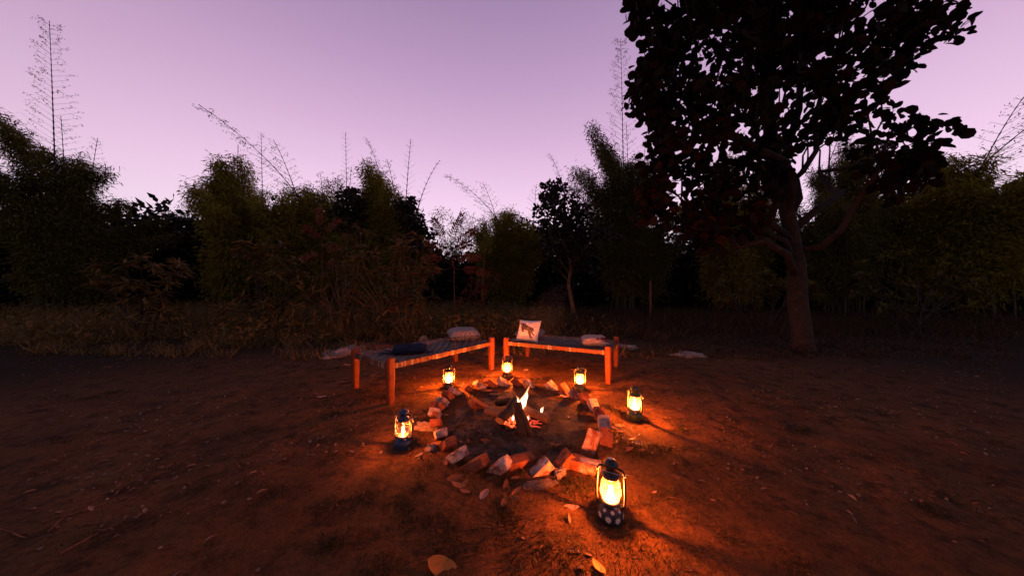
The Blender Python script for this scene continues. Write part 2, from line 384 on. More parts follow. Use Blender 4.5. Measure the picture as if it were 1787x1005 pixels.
def bamboo(name, label, base, canes, mat, leaves_per_m=260, spread=.75, leaf=(.16, .024), droop=.55, group=None, bare=()):
    """canes: list of (top point, bend, first leafy fraction, density factor)"""
    base = Vector(base)
    root = empty(name, base, 0, label, 'bamboo', group)
    P = []; D = []
    tw = MB()
    for ci, (top, bend, t0, dens) in enumerate(canes):
        b = base+Vector((random.gauss(0, .45), random.gauss(0, .35), 0)); b.z = gz(b.x, b.y)-.05
        path = culm_path(b-base, Vector(top)-base, bend)
        Lc = sum((path[k+1]-path[k]).length for k in range(len(path)-1))
        r0 = .034*min(1.2, Lc/8)
        mb = MB(); fine = [path_at(path, k/30) for k in range(31)]
        rad = [max(.0075, r0*(1-.85*k/30))*(1.28 if k % 2 else .95) for k in range(31)]
        mb.tube(fine, rad, 5); mb.build('culm', M['culm'], root)
        n = int(Lc*(1-t0)*leaves_per_m*dens/7)
        if n <= 0: continue
        s = t0+(1-t0)*rng.random(n)**.85
        arr = np.array([tuple(p) for p in path]); idx = s*(len(path)-1); i0 = np.minimum(idx.astype(int), len(path)-2); fr = (idx-i0)[:, None]
        pos = arr[i0]*(1-fr)+arr[i0+1]*fr
        wsp = spread*(1.15-.75*((s-t0)/(1-t0)))
        off = rdir(n, .25)*(rng.random((n, 1))**.6)*wsp[:, None]
        twig_end = pos+off
        m = 7
        pp = np.repeat(twig_end, m, 0)+rng.normal(size=(n*m, 3))*.13; pp -= np.repeat(off, m, 0)*(rng.random((n*m, 1))*.45)
        dd = np.repeat(norm(off), m, 0)*.7+rng.normal(size=(n*m, 3))*.55; dd[:, 2] -= droop
        P.append(pp); D.append(dd)
        for k in range(0, n, 5): tw.tube([pos[k], (pos[k]+twig_end[k])/2+np.array((0, 0, .05)), twig_end[k]], [.006, .005, .004], 3, False)
    if P:
        P = np.concatenate(P); D = np.concatenate(D); n = len(P)
        V_, f_, p_ = leaf_np(P, D, rdir(n, .8), leaf[0]*rng.uniform(.6, 1.25, n), leaf[1]*rng.uniform(.7, 1.3, n), 'slim')
        o = link('foliage', np_mesh('foliage', V_, f_, p_), mat, root); o['kind'] = 'stuff'
        t = tw.build('twigs', M['culm_dark'], root); t['kind'] = 'stuff'
    for (top, bend, tl, fluff, tb) in bare:                      # bare leading canes against the sky
        b = Vector((random.gauss(0, .3), random.gauss(0, .3), 0)) if tb is None else Vector(tb)-base
        path = culm_path(b, Vector(top)-base, bend, 22); mb = MB()
        Lc = (Vector(top)-base-b).length; nn = int(Lc/.26)
        fine = []; rad = []
        for k in range(nn*2+1):
            s = k/(nn*2); fine.append(path_at(path, s)); rr = max(.009, .034*(1-.85*s)); rad.append(rr*(1.55 if k % 2 == 0 else .9))
        mb.tube(fine, rad, 5)
        fp = []; fd = []
        for k in range(int(nn*.3), nn):
            s = k/nn; p = path_at(path, s); tan = (path_at(path, s+.02)-path_at(path, s-.02)).normalized()
            for q_ in range(3 if k % 2 else 2):
                az = PI*((k+q_) % 2)+random.gauss(0, .45); sd = Vector((math.cos(az), math.sin(az)*.8, 0)); ln = 1.35*tl*(1.25-1.0*s)*random.uniform(.55, 1.15)
                e1 = p+(sd*.80+tan*.55)*ln*.5; e2 = p+(sd*.80+tan*.60)*ln+Vector((0, 0, -.03*ln))
                mb.tube([p, e1, e2], [.0055, .0042, .003], 3, False)
                for _ in range(int(fluff*random.uniform(.5, 1.5))):
                    w = random.uniform(.4, 1.05); fp.append(tuple(p.lerp(e2, w)+Vector([random.gauss(0, .04) for _ in range(3)]))); fd.append((random.gauss(0, 1), random.gauss(0, 1), random.gauss(-.2, .7)))
        c = mb.build('culm', M['culm_dark'], root)
        if fp:
            n = len(fp); V_, f_, p_ = leaf_np(np.array(fp), np.array(fd), rdir(n, .5), .085*rng.uniform(.6, 1.3, n), .026*rng.uniform(.7, 1.3, n), 'slim')
            o = link('twig_leaves', np_mesh('twig_leaves', V_, f_, p_), M['bamboo_leaf_dark'], c); o['kind'] = 'stuff'
    return root

def copy_tree(o, loc, rz, label, scale=1.0, group=None):
    def cp(x, par):
        c = x.copy(); COL.objects.link(c); c.parent = par
        for ch in x.children: cp(ch, c)
        return c
    r = cp(o, None); r.location = loc; r.rotation_euler = (0, 0, rz); r.scale = (scale,)*3; r['label'] = label
    if group: r['group'] = group
    return r

def cluster_tree(name, label, cat, base, trunk_pts, trunk_r, centers, crad, per, leaf, shape, mat, bark, limb_every=1, group=None, singles=0, flat=.8, boughs=0):
    """trunk + limbs to the leaf clumps + leaves spread through each clump"""
    base = Vector(base); root = empty(name, base, 0, label, cat, group)
    tp = [Vector(p)-base for p in trunk_pts]; mb = MB(); n = len(tp)
    mb.tube(tp, [trunk_r*(1-.6*k/(n-1))*(1.4 if k == 0 else 1)*(1+.10*mnoise.noise(Vector((k*1.3, trunk_r*50, 0)))) for k in range(n)], 12)
    mb.build('trunk', bark, root)
    C = np.array(centers)-np.array(base); lb = MB()
    if boughs:
        idx_ = rng.permutation(len(C))[:boughs]; K = C[idx_].copy()
        for _ in range(8):
            own = np.argmin(((C[:, None]-K[None])**2).sum(2), 1)
            for b_ in range(boughs):
                if (own == b_).any(): K[b_] = C[own == b_].mean(0)
        for b_ in range(boughs):
            kc = Vector(K[b_]); a = path_at(tp, max(.38, min(.95, .28+.5*(kc.z-1.5)/tp[-1].z))); amp = .10*(kc-a).length+.1
            pth = smoothnoise_path(a, kc, 8, amp*1.6, b_*3.7); bb = MB(); bb.tube(pth, [trunk_r*(.42-.30*q/7) for q in range(8)], 7); bb.build('bough', bark, root)
            for c in C[own == b_][::limb_every]:
                c = Vector(c); st = pth[random.randint(3, 7)]; lb.tube(smoothnoise_path(st, c, 5, .25*(c-st).length, c.x*3+c.z), [trunk_r*.10, trunk_r*.085, trunk_r*.07, trunk_r*.05, trunk_r*.03], 4, False)
    for c in ([] if boughs else C[::limb_every]):
        c = Vector(c); s = max(.35, min(.97, (c.z-.3)/max(.1, tp[-1].z)*.8)); a = path_at(tp, s)
        p = smoothnoise_path(a, c, 5, .12, c.x*3); lb.tube(p, [trunk_r*.3, trunk_r*.24, trunk_r*.18, trunk_r*.12, trunk_r*.07], 4, False)
    lb.build('limbs', bark, root)
    k = len(C); n = k*per
    cr = np.repeat(np.broadcast_to(crad, k), per)[:, None]
    o_ = rdir(n)*(rng.random((n, 1))**.45)*cr; o_[:, 2] *= flat
    P = np.repeat(C, per, 0)+o_
    D = norm(o_)*.6+rng.normal(size=(n, 3))*.7; D[:, 2] -= .35
    Nn = rdir(n, .7); L = leaf[0]*rng.uniform(.6, 1.2, n); Wd = leaf[1]*rng.uniform(.7, 1.15, n)
    return root, P, D, Nn, L, Wd
def finish_crown(root, P, D, Nn, L, Wd, shape, mat, singles_idx=None, name='crown'):
    n = len(P); rest = np.ones(n, bool)
    if singles_idx is not None and len(singles_idx):
        rest[singles_idx] = False
        V_, f_, p_ = leaf_np(np.zeros((1, 3)), np.array([[1., 0, 0]]), np.array([[0, 0, 1.]]), 1., 1., shape)
        me = np_mesh('leaf', V_, f_, p_, True); me.materials.append(mat)
        Dn = norm(D); S = norm(np.cross(Dn, Nn)); N2 = np.cross(S, Dn)
        for i in singles_idx:
            o = bpy.data.objects.new('leaf', me); COL.objects.link(o); o.parent = root
            R = Matrix((Dn[i]*L[i], -S[i]*Wd[i], N2[i]*L[i])).transposed().to_4x4(); R.translation = Vector(P[i]); o.matrix_local = R
    if rest.any():
        V_, f_, p_ = leaf_np(P[rest], D[rest], Nn[rest], L[rest], Wd[rest], shape)
        o = link(name, np_mesh(name, V_, f_, p_, True), mat, root); o['kind'] = 'stuff'
    return root

# ------------------------------------------------------------------ bamboo groves
def gb(px, Y): X = (px-CX)/F*Y; return Vector((X, Y, gz(X, Y)))
def canes(Y, tops, t0=.22, dens=1.0, dy=.9):
    return [(W(px, py, Y+random.uniform(-dy, dy)), random.uniform(1.7, 2.6), t0, dens*d) for px, py, d in tops]

bamboo_left = bamboo('bamboo_clump', 'yellow-green bamboo clump rising to a ragged peak left of the sky gap', gb(668, 13),
    canes(13, [(640, 288, .8), (655, 305, 1.1), (668, 318, 1.2), (682, 330, 1.1), (700, 348, 1.1), (720, 372, 1), (640, 340, 1), (655, 370, 1.2), (690, 385, 1.2), (735, 400, 1.1), (610, 375, 1.1), (670, 345, 1.2), (705, 375, 1.2), (625, 362, 1), (725, 392, 1.1), (648, 330, 1),
               (590, 395, 1.2), (630, 410, 1.2), (670, 420, 1.3), (715, 425, 1.2), (745, 430, 1)]),
    M['bamboo_leaf'], 900, .75, (.2, .034),
    bare=[(W(717, 243, 13), 1.25, .55, 0, W(700, 520, 13)), (W(768, 280, 13), 2.6, .5, 0, W(715, 520, 13)), (W(675, 278, 13), 1.8, .6, 6, W(705, 520, 13))])
bamboo_edge = bamboo('bamboo_clump', 'thin bamboo clump with one tall bare cane at the left edge of the treeline', gb(585, 16),
    canes(16, [(572, 318, .30), (590, 305, .25), (605, 330, .3), (560, 345, .6), (580, 360, .9), (600, 375, 1), (550, 390, 1), (625, 385, 1.1), (640, 395, 1.2), (565, 375, 1), (570, 410, 1.2), (615, 400, 1), (535, 350, .6), (520, 372, .9), (500, 395, 1.1), (540, 420, 1.2), (600, 430, 1.2)]),
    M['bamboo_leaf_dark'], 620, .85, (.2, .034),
    bare=[(W(603, 232, 16), 1.1, .75, 0, W(607, 520, 16)), (W(558, 300, 16), 1.6, .5, 3, W(575, 520, 16)), (W(640, 318, 16), 1.6, .5, 0, W(622, 520, 16))])
bamboo_mid = bamboo('bamboo_clump', 'rounded feathery bamboo clump in the middle of the treeline under the pale sky', gb(880, 16),
    canes(16, [(845, 392, 1), (862, 382, 1), (880, 372, 1.0), (896, 374, 1.0), (912, 384, 1), (926, 400, 1), (835, 410, 1.1), (822, 405, .8), (945, 404, .9), (960, 415, 1), (975, 425, 1.1), (870, 410, 1.2), (905, 415, 1.2), (940, 420, 1.1), (850, 435, 1.2), (890, 440, 1.3), (930, 445, 1.3), (825, 440, 1.1), (955, 440, 1.2)]),
    M['bamboo_leaf'], 900, .75, (.2, .036),
    bare=[(W(777, 305, 16), 2.4, .9, 10, W(905, 520, 16)), (W(842, 318, 16), 1.6, .9, 7, W(890, 520, 16)), (W(936, 322, 16), 1.2, .9, 3, W(925, 520, 16)), (W(958, 268, 16), 2.8, .6, 6, W(1000, 520, 16))])
bamboo_right = bamboo('bamboo_clump', 'tall dark bamboo thicket with a very high feathery cane beside the big-leaved tree', gb(1085, 14),
    canes(14, [(1030, 224, .55), (1042, 248, .8), (1055, 262, .9), (1000, 298, .6), (1015, 300, .8), (990, 330, .6), (1070, 285, 1), (1088, 290, 1), (1105, 285, 1), (1125, 290, 1), (1145, 285, 1), (1030, 330, 1.1), (1060, 335, 1.2), (1095, 340, 1.2),
               (1130, 345, 1.2), (1165, 340, 1.2), (1010, 370, 1), (1050, 390, 1.3), (1085, 395, 1.3), (1120, 400, 1.3), (1160, 400, 1.3), (1195, 370, 1.2), (1225, 390, 1.2)]),
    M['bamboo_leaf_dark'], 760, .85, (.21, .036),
    bare=[(W(1083, 68, 14), 1.0, 1.0, 12, W(1092, 520, 14)), (W(1093, 215, 14), 1.0, .7, 1, W(1103, 520, 14)), (W(1128, 235, 14), 1.2, .6, 4, W(1110, 520, 14))])
bushes = bamboo('bamboo_clump', 'distant airy bamboo filling the low gap in the treeline', gb(790, 21),
    canes(21, [(752, 372, .35), (768, 366, .4), (785, 376, .4), (800, 382, .4), (815, 372, .35), (830, 378, .4), (845, 384, .4), (760, 410, .5), (790, 415, .6), (820, 412, .6)], .3),
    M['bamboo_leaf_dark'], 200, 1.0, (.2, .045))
# the grove goes on to both sides of the picture
SIDE = [(bamboo_left, -13.5, 14, 2.2, 1.1, 'leafy bamboo clump at the far left of the clearing'), (bamboo_mid, -10.2, 14.5, .9, 1.15, 'low bamboo clump left of the thin edge clump'),
        (bamboo_right, -17.5, 11, 1.1, .85, 'tall bamboo clump on the left flank of the clearing'), (bamboo_mid, -21, 10, 2.9, 1.1, 'outermost low bamboo clump on the left flank'),
        (bamboo_edge, -16, 17.5, .6, 1.1, 'thin bamboo rising behind the far left clumps'),
        (bamboo_left, 10.5, 14, .4, 1.1, 'bamboo clump just right of the big-leaved tree'), (bamboo_right, 14.5, 12.5, 3.6, .9, 'tall bamboo on the right flank of the clearing'),
        (bamboo_mid, 18.5, 12, 1.9, 1.2, 'low rounded bamboo on the right flank'), (bamboo_edge, 13, 18, 2.6, 1.1, 'thin bamboo far behind the right flank'),
        (bamboo_left, 22, 9.5, 4.4, 1.0, 'outermost bamboo clump on the right flank')]
for src, x, y, rz, sc, lab in SIDE: copy_tree(src, (x, y, gz(x, y)), rz, lab, sc)

# dark wood behind, too far to count
def far_wood():
    n = 170000
    a = rng.uniform(-1.25, 1.25, n); d = rng.uniform(19, 30, n); x = np.tan(a)*0+np.sin(a)*d*1.25; y = np.cos(a)*d
    top = 5.0+.6*np.sin(a*9)+.5*np.sin(a*23+1)
    gap = np.exp(-((x/y+.22)/.10)**2); top = top-1.1*gap
    z = (rng.random(n)**1.1)*(top+rng.normal(size=n)*.35)
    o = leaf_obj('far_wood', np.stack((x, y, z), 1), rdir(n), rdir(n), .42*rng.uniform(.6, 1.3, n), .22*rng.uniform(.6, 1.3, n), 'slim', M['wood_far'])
    put(o, 'dark mass of far woodland behind the bamboo', 'woodland')
far_wood()

# ------------------------------------------------------------------ small round-leaved trees in the treeline
def blob_centers(Y, rows, dy=.5, jitter=.12):
    """rows: (px0, px1, py, n)"""
    out = []
    for a, b, y, n in rows:
        for k in range(n):
            px = a+(b-a)*(k+.5)/n+random.uniform(-6, 6); out.append(tuple(W(px, y+random.uniform(-7, 7), Y+random.uniform(-dy, dy))))
    return out
def small_tree(label, px, Y, rows, tp, tr, crad, per, leaf, mat=None, bark=None):
    b = gb(px, Y); b.z -= .05
    r = cluster_tree('small_tree', label, 'tree', b, tp or [b, W(px, 450, Y), W(px, 400, Y)], tr, blob_centers(Y, rows), crad, per, leaf, 'round', None, bark or M['bark_dark'], 3)
    return finish_crown(*r, 'round', mat or M['dark_leaf'])
small_tree('dark round-leaved tree poking above the bamboo near the left edge', 608, 12, [(592, 626, 342, 4), (586, 632, 358, 5), (585, 632, 378, 5), (590, 628, 398, 4)], None, .08, .30, 46, (.17, .13))
small_tree('dark round-leaved tree on the right shoulder of the left bamboo', 715, 12, [(698, 722, 352, 3), (694, 732, 368, 4), (700, 742, 388, 5), (705, 752, 408, 5), (700, 750, 425, 5)], None, .08, .30, 46, (.17, .13))
Yg = 10.5
gt = gb(1001, Yg); gt.z -= .08
small_tree('small tree with a crooked bare trunk in front of the dark thicket', 1001, Yg,
    [(945, 962, 336, 2), (958, 985, 326, 3), (942, 1000, 346, 5), (940, 1020, 362, 7), (945, 1028, 378, 8), (945, 1032, 396, 8), (950, 1030, 414, 8), (955, 1035, 432, 7), (948, 1040, 450, 5), (962, 1046, 465, 4), (1030, 1070, 405, 3)],
    [gt, W(1000, 540, Yg), W(994, 508, Yg), W(992, 495, Yg), W(996, 470, Yg), W(993, 445, Yg), W(990, 400, Yg)], .085, .27, 34, (.17, .14), M['dark_leaf'], M['bark'])

# ------------------------------------------------------------------ the big-leaved tree on the right
def big_tree():
    base = Vector((5.4, 5.4, gz(5.4, 5.4)-.05))
    tp = [base, Vector((5.42, 5.4, .25)), Vector((5.35, 5.42, .9)), Vector((5.3, 5.38, 1.6)), Vector((5.2, 5.5, 2.8)), Vector((4.9, 5.5, 4.2)), Vector((4.7, 5.4, 5.8)), Vector((4.5, 5.4, 7.4))]
    edge = [(-260, 1150), (-120, 1110), (-40, 1080), (0, 1092), (35, 1100), (50, 1135), (75, 1150), (95, 1128), (120, 1112), (145, 1102), (185, 1098), (205, 1120), (240, 1132), (275, 1140), (300, 1138), (330, 1128), (350, 1118), (365, 1125), (380, 1180), (405, 1205), (425, 1222)]
    ey = [e[0] for e in edge]; ex = [e[1] for e in edge]
    C = []
    while len(C) < 430:
        Y = random.uniform(4.3, 6.8); px = random.uniform(1085, 1690); py = random.uniform(-260, 425)
        lim = np.interp(py, ey, ex)+16+max(0, px-1300)*0
        if px < lim: continue
        if py > 330+90*math.sin(px*.021)-max(0, px-1450)*.5 or px > 1600+70*math.sin(py*.03): continue
        q_ = W(px, py, Y)
        if mnoise.noise(q_*1.15+Vector((3, 1, 7))) > .16: continue
        C.append(tuple(W(px, py, Y)))
    for k in range(len(ey)-1):                                   # keep the outline well covered
        for _ in range(3):
            py = random.uniform(ey[k], ey[k+1]); C.append(tuple(W(np.interp(py, ey, ex)+random.uniform(8, 34), py, random.uniform(4.5, 5.6))))
    r = cluster_tree('broadleaf_tree', 'big dark tree with broad round leaves hanging into the right of the view', 'tree', base, tp, .17, C, .25, 19, (.18, .145), 'round', None, M['bark_dark'], 3, flat=1, boughs=13)
    root, P, D, Nn, L, Wd = r
    A = P+np.array(base); px = A[:, 0]/A[:, 1]*F+CX; py = CY-(A[:, 2]-H)/A[:, 1]*F
    inside = (px < 1240) & (py > -10)
    score = np.where(inside, L/A[:, 1]*10-(px-1085)*.004, -9)
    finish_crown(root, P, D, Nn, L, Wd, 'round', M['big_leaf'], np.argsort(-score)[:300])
big_tree()

# ------------------------------------------------------------------ shrubs with long drooping leaves
def whorl_shrub(label, base, tips, leaf, mat, per=9, singles=0, bark='bark', stem_r=.016, name='shrub', nstem=4):
    base = Vector(base); root = empty(name, base, 0, label, 'shrub')
    stems = [Vector((random.uniform(-.12, .12), random.uniform(-.1, .1), 0)) for _ in range(nstem)]
    P = []; D = []; Nn = []; tips = [Vector(t)-base for t in tips]
    groups = [[] for _ in range(nstem)]
    for k, t in enumerate(sorted(tips, key=lambda t: t.x)): groups[min(nstem-1, k*nstem//len(tips))].append(t)
    for s, g in zip(stems, groups):
        if not g: continue
        mb = MB(); cen = sum(g, Vector())/len(g); fork = s.lerp(cen, .45); mb.tube(smoothnoise_path(s, fork, 5, .06, cen.x), [stem_r*1.3, stem_r*1.2, stem_r*1.1, stem_r, stem_r*.9], 5)
        for t in g: mb.tube(smoothnoise_path(fork, t, 5, .10, t.x*2+t.z), [stem_r*.8, stem_r*.6, stem_r*.45, stem_r*.35, stem_r*.25], 4, False)
        mb.build('stem', M[bark], root)
    for t in tips:
        ax = (t-Vector((0, 0, .3))).normalized(); n = per+random.randint(-2, 3)
        for q_ in range(n):
            az = 2*PI*q_/n*1.618*3; a = ax.orthogonal().normalized(); b = ax.cross(a)
            d = (a*math.cos(az)+b*math.sin(az))*random.uniform(.7, 1.1)+ax*random.uniform(-.1, .9); d.z -= random.uniform(.1, .6)
            P.append(tuple(t-ax*random.uniform(0, .14))); D.append(tuple(d)); Nn.append((random.gauss(0, .35), random.gauss(-.2, .35), 1))
    P = np.array(P); D = np.array(D); Nn = np.array(Nn); n = len(P)
    L = leaf[0]*rng.uniform(.6, 1.2, n); Wd = leaf[1]*rng.uniform(.75, 1.2, n)
    idx = rng.permutation(n)[:singles] if singles else None
    return finish_crown(root, P, D, Nn, L, Wd, 'lance', mat, idx, 'foliage')
def tips_in(Y, boxes, dy=.5):
    out = []
    for a, b, y0, y1, n in boxes:
        for _ in range(n): out.append(W(random.uniform(a, b), random.uniform(y0, y1), Y+random.uniform(-dy, dy)))
    return out
whorl_shrub('sprawling shrub with long drooping brown-lit leaves behind the left charpai', G(708, 592),
    tips_in(6.8, [(690, 735, 400, 440, 8), (650, 760, 430, 480, 18), (610, 700, 440, 500, 14), (700, 768, 460, 530, 12), (600, 680, 490, 545, 12), (640, 740, 510, 560, 10)]), (.24, .05), M['shrub_leaf'], 9, 300)
whorl_shrub('tall reddish shrub at the left edge behind the pale rock', G(600, 585),
    tips_in(7.6, [(600, 650, 385, 425, 7), (560, 640, 420, 480, 14), (540, 620, 470, 530, 14), (560, 640, 520, 555, 8)]), (.22, .05), M['shrub_leaf'], 9)
whorl_shrub('leafy shrub beyond the left border of the clearing', G(470, 585),
    tips_in(7.4, [(400, 540, 420, 480, 16), (380, 560, 470, 540, 20)]), (.24, .05), M['shrub_leaf'], 15, 0, 'bark_dark')
whorl_shrub('low leafy shrub at the far left of the clearing', G(250, 590),
    tips_in(7.0, [(160, 330, 440, 500, 16), (150, 350, 490, 550, 16)]), (.24, .05), M['shrub_leaf'], 16, 0, 'bark_dark')
whorl_shrub('low dark shrub under the big-leaved tree', G(1330, 580),
    tips_in(8.2, [(1250, 1420, 440, 500, 16), (1240, 1440, 490, 540, 18)]), (.2, .06), M['bamboo_leaf_dark'], 20, 0, 'bark_dark')
whorl_shrub('dark shrub at the far right of the clearing', G(1600, 590),
    tips_in(7.6, [(1500, 1700, 440, 500, 18), (1480, 1720, 490, 545, 18)]), (.2, .06), M['bamboo_leaf_dark'], 20, 0, 'bark_dark')
whorl_shrub('small reddish shrub beside the slender sapling trunk', G(828, 560),
    tips_in(10.2, [(810, 870, 470, 500, 9), (800, 860, 500, 530, 8)]), (.2, .055), M['red_leaf'], 8)

def frond_plant(label, px, py_base, Y, fronds, mat, leaflet=(.19, .05)):
    base = gb(px, Y); root = empty('pinnate_sapling', base, 0, label, 'sapling')
    top = W(px-4, 455, Y)-base; mb = MB(); mb.tube(smoothnoise_path((0, 0, 0), top, 7, .08, px), [.022, .02, .018, .016, .014, .012, .01], 5); mb.build('stem', M['bark'], root)
    for (x0, y0, x1, y1) in fronds:
        a = W(x0, y0, Y)-base; b = W(x1, y1, Y+random.uniform(-.3, .3))-base
        mid = a.lerp(b, .55)+Vector((0, 0, .12)); pts = []
        for k in range(13):
            s = k/12; pts.append(a.lerp(mid, s).lerp(mid.lerp(b, s), s))
        r = MB(); r.tube([top*.9, a], [.008, .007], 4, False); r.tube(pts, [.007*(1-.6*k/12) for k in range(13)], 4, False)
        fr = r.build('frond', mat, root); P = []; D = []; Nn = []
        for k in range(2, 13):
            tan = (pts[min(12, k+1)]-pts[k-1]).normalized(); sd = tan.cross(Vector((0, -1, .3))).normalized()
            for sg in (-1, 1): P.append(tuple(pts[k])); D.append(tuple(sd*sg+tan*.75+Vector((0, random.gauss(0, .2), -.1)))); Nn.append((random.gauss(0, .2), -1, .5))
        P.append(tuple(pts[-1])); D.append(tuple(tan)); Nn.append((0, -1, .4)); n = len(P)
        V_, f_, p_ = leaf_np(np.array(P), np.array(D), np.array(Nn), leaflet[0]*rng.uniform(.75, 1.15, n), leaflet[1]*rng.uniform(.8, 1.2, n), 'lance')
        o = link('leaflets', np_mesh('leaflets', V_, f_, p_, True), mat, fr); o['kind'] = 'stuff'
    return root
frond_plant('reddish sapling with feather-shaped fronds against the sky gap', 795, 540, 9.2,
    [(775, 420, 757, 385), (782, 425, 806, 378), (795, 430, 828, 402), (790, 440, 822, 425), (780, 440, 745, 425), (790, 455, 835, 450), (778, 455, 740, 452), (800, 470, 850, 478), (775, 470, 742, 480)], M['red_leaf'])
frond_plant('reddish sapling at the left border of the treeline', 565, 540, 9.4,
    [(560, 400, 556, 366), (565, 410, 590, 385), (560, 420, 535, 400), (565, 440, 590, 432), (560, 450, 530, 450), (565, 465, 592, 470)], M['red_leaf'])
def sapling_trunk():
    base = gb(843, 12.2); root = empty('slender_sapling', base, 0, 'slender pale sapling trunk standing before the middle bamboo', 'sapling')
    mb = MB(); mb.tube([Vector(), W(842, 505, 12.2)-base, W(844, 470, 12.2)-base, W(846, 430, 12.2)-base, W(843, 395, 12.2)-base], [.045, .036, .03, .024, .012], 6); mb.build('trunk', M['bark'], root)
    C = np.array([tuple(W(843+random.uniform(-16, 16), random.uniform(395, 440), 12.2+random.uniform(-.3, .3))-base) for _ in range(24)])
    n = 24*12; P = np.repeat(C, 12, 0)+rng.normal(size=(n, 3))*.12; D = rdir(n, -.3)
    finish_crown(root, P, D, rdir(n, .6), .14*rng.uniform(.7, 1.2, n), .045*rng.uniform(.7, 1.2, n), 'lance', M['bamboo_leaf'])
sapling_trunk()
def post(px, Y, top, label):
    base = gb(px, Y); root = empty('wooden_post', base, 0, label, 'post'); mb = MB()
    mb.tube([Vector((0, 0, -.05)), Vector((.01, 0, .5)), W(px, top, Y)-base], [.05, .046, .04], 7); mb.build('shaft', M['bark'], root)
    b2 = MB(); e = W(px, top, Y)-base; b2.tube([e-Vector((0, 0, .12)), e+Vector((.05, 0, .10))], [.02, .012], 5); b2.build('broken_stub', M['bark'], root)
post(1135, 11.5, 492, 'weathered wooden post standing in the dark grass at right')

# ------------------------------------------------------------------ grasses and litter (nobody could count them)
def blades(name, label, n, xy, ln, wd, mat, lean=.45, cat='grass'):
    xy = np.asarray(xy); n = len(xy)
    z = np.array([gz(a, b) for a, b in xy])-.01
    D = rng.normal(size=(n, 3))*lean; D[:, 2] = 1
    Nn = rng.normal(size=(n, 3)); Nn[:, 2] *= .1
    o = leaf_obj(name, np.column_stack((xy, z)), D, Nn, ln, wd, 'blade', mat)
    return put(o, label, cat)
def clump_xy(n, region, per, r):
    k = max(1, n//per); c = np.array([region() for _ in range(k)]); return np.repeat(c, per, 0)+rng.normal(size=(k*per, 2))*r
def reg_dry():
    while True:
        y = random.uniform(5.9, 15); x = random.uniform(-1.75, 1.75)*y
        edge = 6.5+1.5*mnoise.noise(Vector((x*.45, 3, 0)))+.7*mnoise.noise(Vector((x*1.7, 8, 0)))+(.5 if x > 1 else 0)-(.3 if x < -3 else 0)
        if y > edge and random.random() < (.95 if x < 1 else .6)*(.35+.9*(mnoise.noise(Vector((x*.8, y*.8, 2)))+.5)): return (x, y)
xy = clump_xy(52000, reg_dry, 13, .10)
def reg_straggle():
    y = 4.9+abs(random.gauss(0, 1.0)); x = random.choice((-1, 1))*random.uniform(.9, 1.7)*y if random.random() < .5 else random.uniform(-.75, .85)*y*1.1
    return (x, max(y, 5.0+.5*abs(x) if abs(x) < 1.9 else 4.6))
xy = np.concatenate((xy, clump_xy(5200, reg_straggle, 16, .07))); shade_side = xy[:, 0]+rng.normal(size=len(xy))*.8 > 1.6
xr = xy[shade_side]; n = len(xr)
blades('shaded_dry_grass', 'sparse undergrowth grass below the thicket at right with shade put into its colour', n, xr, rng.uniform(.12, .6, n)*np.clip((xr[:, 1]-4.6)/3.5, .3, 1.), rng.uniform(.007, .018, n), M['grass_dry_shaded'], .7)
xy = xy[~shade_side]; n = len(xy)
blades('dry_grass', 'tall dry grass and undergrowth at the foot of the trees', n, xy, rng.uniform(.18, .70, n)*np.where(xy[:, 0] < -2, 1.05, .85)*np.clip((xy[:, 1]-4.6)/3.5, .35, 1.)*(.75+.5*np.sin(xy[:, 0]*2.1+np.cos(xy[:, 1]*1.7)*2)**2), rng.uniform(.008, .02, n), M['grass_dry'], .6)
# low leafy weeds in the same band
xy = clump_xy(24000, reg_dry, 18, .20); xy = xy[xy[:, 0]+rng.normal(size=len(xy))*.8 < 1.4]; n = len(xy); z = np.array([gz(a, b) for a, b in xy])+rng.random(n)**1.5*.55
put(leaf_obj('undergrowth_weeds', np.column_stack((xy, z)), rdir(n, .2), rdir(n, 1.), rng.uniform(.08, .17, n), rng.uniform(.03, .055, n), 'lance', M['shrub_leaf']), 'low leafy weeds mixed through the dry grass', 'weeds')
# short grass tufts on the trodden earth
TUFT = [(785, 925), (770, 950), (640, 870), (705, 880), (712, 905), (770, 890), (995, 855), (1010, 850), (880, 910), (900, 930), (960, 960), (985, 975), (905, 985), (815, 950), (585, 880), (600, 940), (575, 950), (680, 985), (880, 885),
        (1140, 790), (1120, 800), (1155, 785), (1190, 810), (1020, 860), (985, 845), (830, 850), (1078, 720), (1062, 712), (1068, 765), (1060, 745), (920, 765), (880, 770), (850, 760), (800, 745), (835, 760), (950, 755),
        (975, 780), (820, 770), (880, 790), (1180, 740), (640, 740), (600, 760), (1150, 690), (1090, 680), (620, 700), (590, 720), (700, 660), (740, 690), (660, 720), (1120, 880), (1180, 900), (1090, 960), (1150, 960), (1200, 870), (735, 790), (740, 770)]
def tuft_xy():
    out = []
    for px, py in TUFT:
        p = G(px, py); r = random.uniform(.03, .075)
        out += [(p.x+random.gauss(0, r*1.2), p.y+random.gauss(0, r)) for _ in range(random.randint(70, 190))]
    for _ in range(270):
        y = random.uniform(1.0, 6.3); x = random.uniform(-1.7, 1.7)*y
        if math.hypot(x-.03, y-2.62) < .55 and random.random() < .6: continue
        r = random.uniform(.02, .10); out += [(x+random.gauss(0, r), y+random.gauss(0, r)) for _ in range(random.randint(20, 110))]
    return np.array(out)
xy = tuft_xy(); n = len(xy)
blades('grass_tufts', 'short scrubby grass tufts on the trodden earth', n, xy, rng.uniform(.015, .058, n), rng.uniform(.002, .005, n), M['grass_green'], .85)
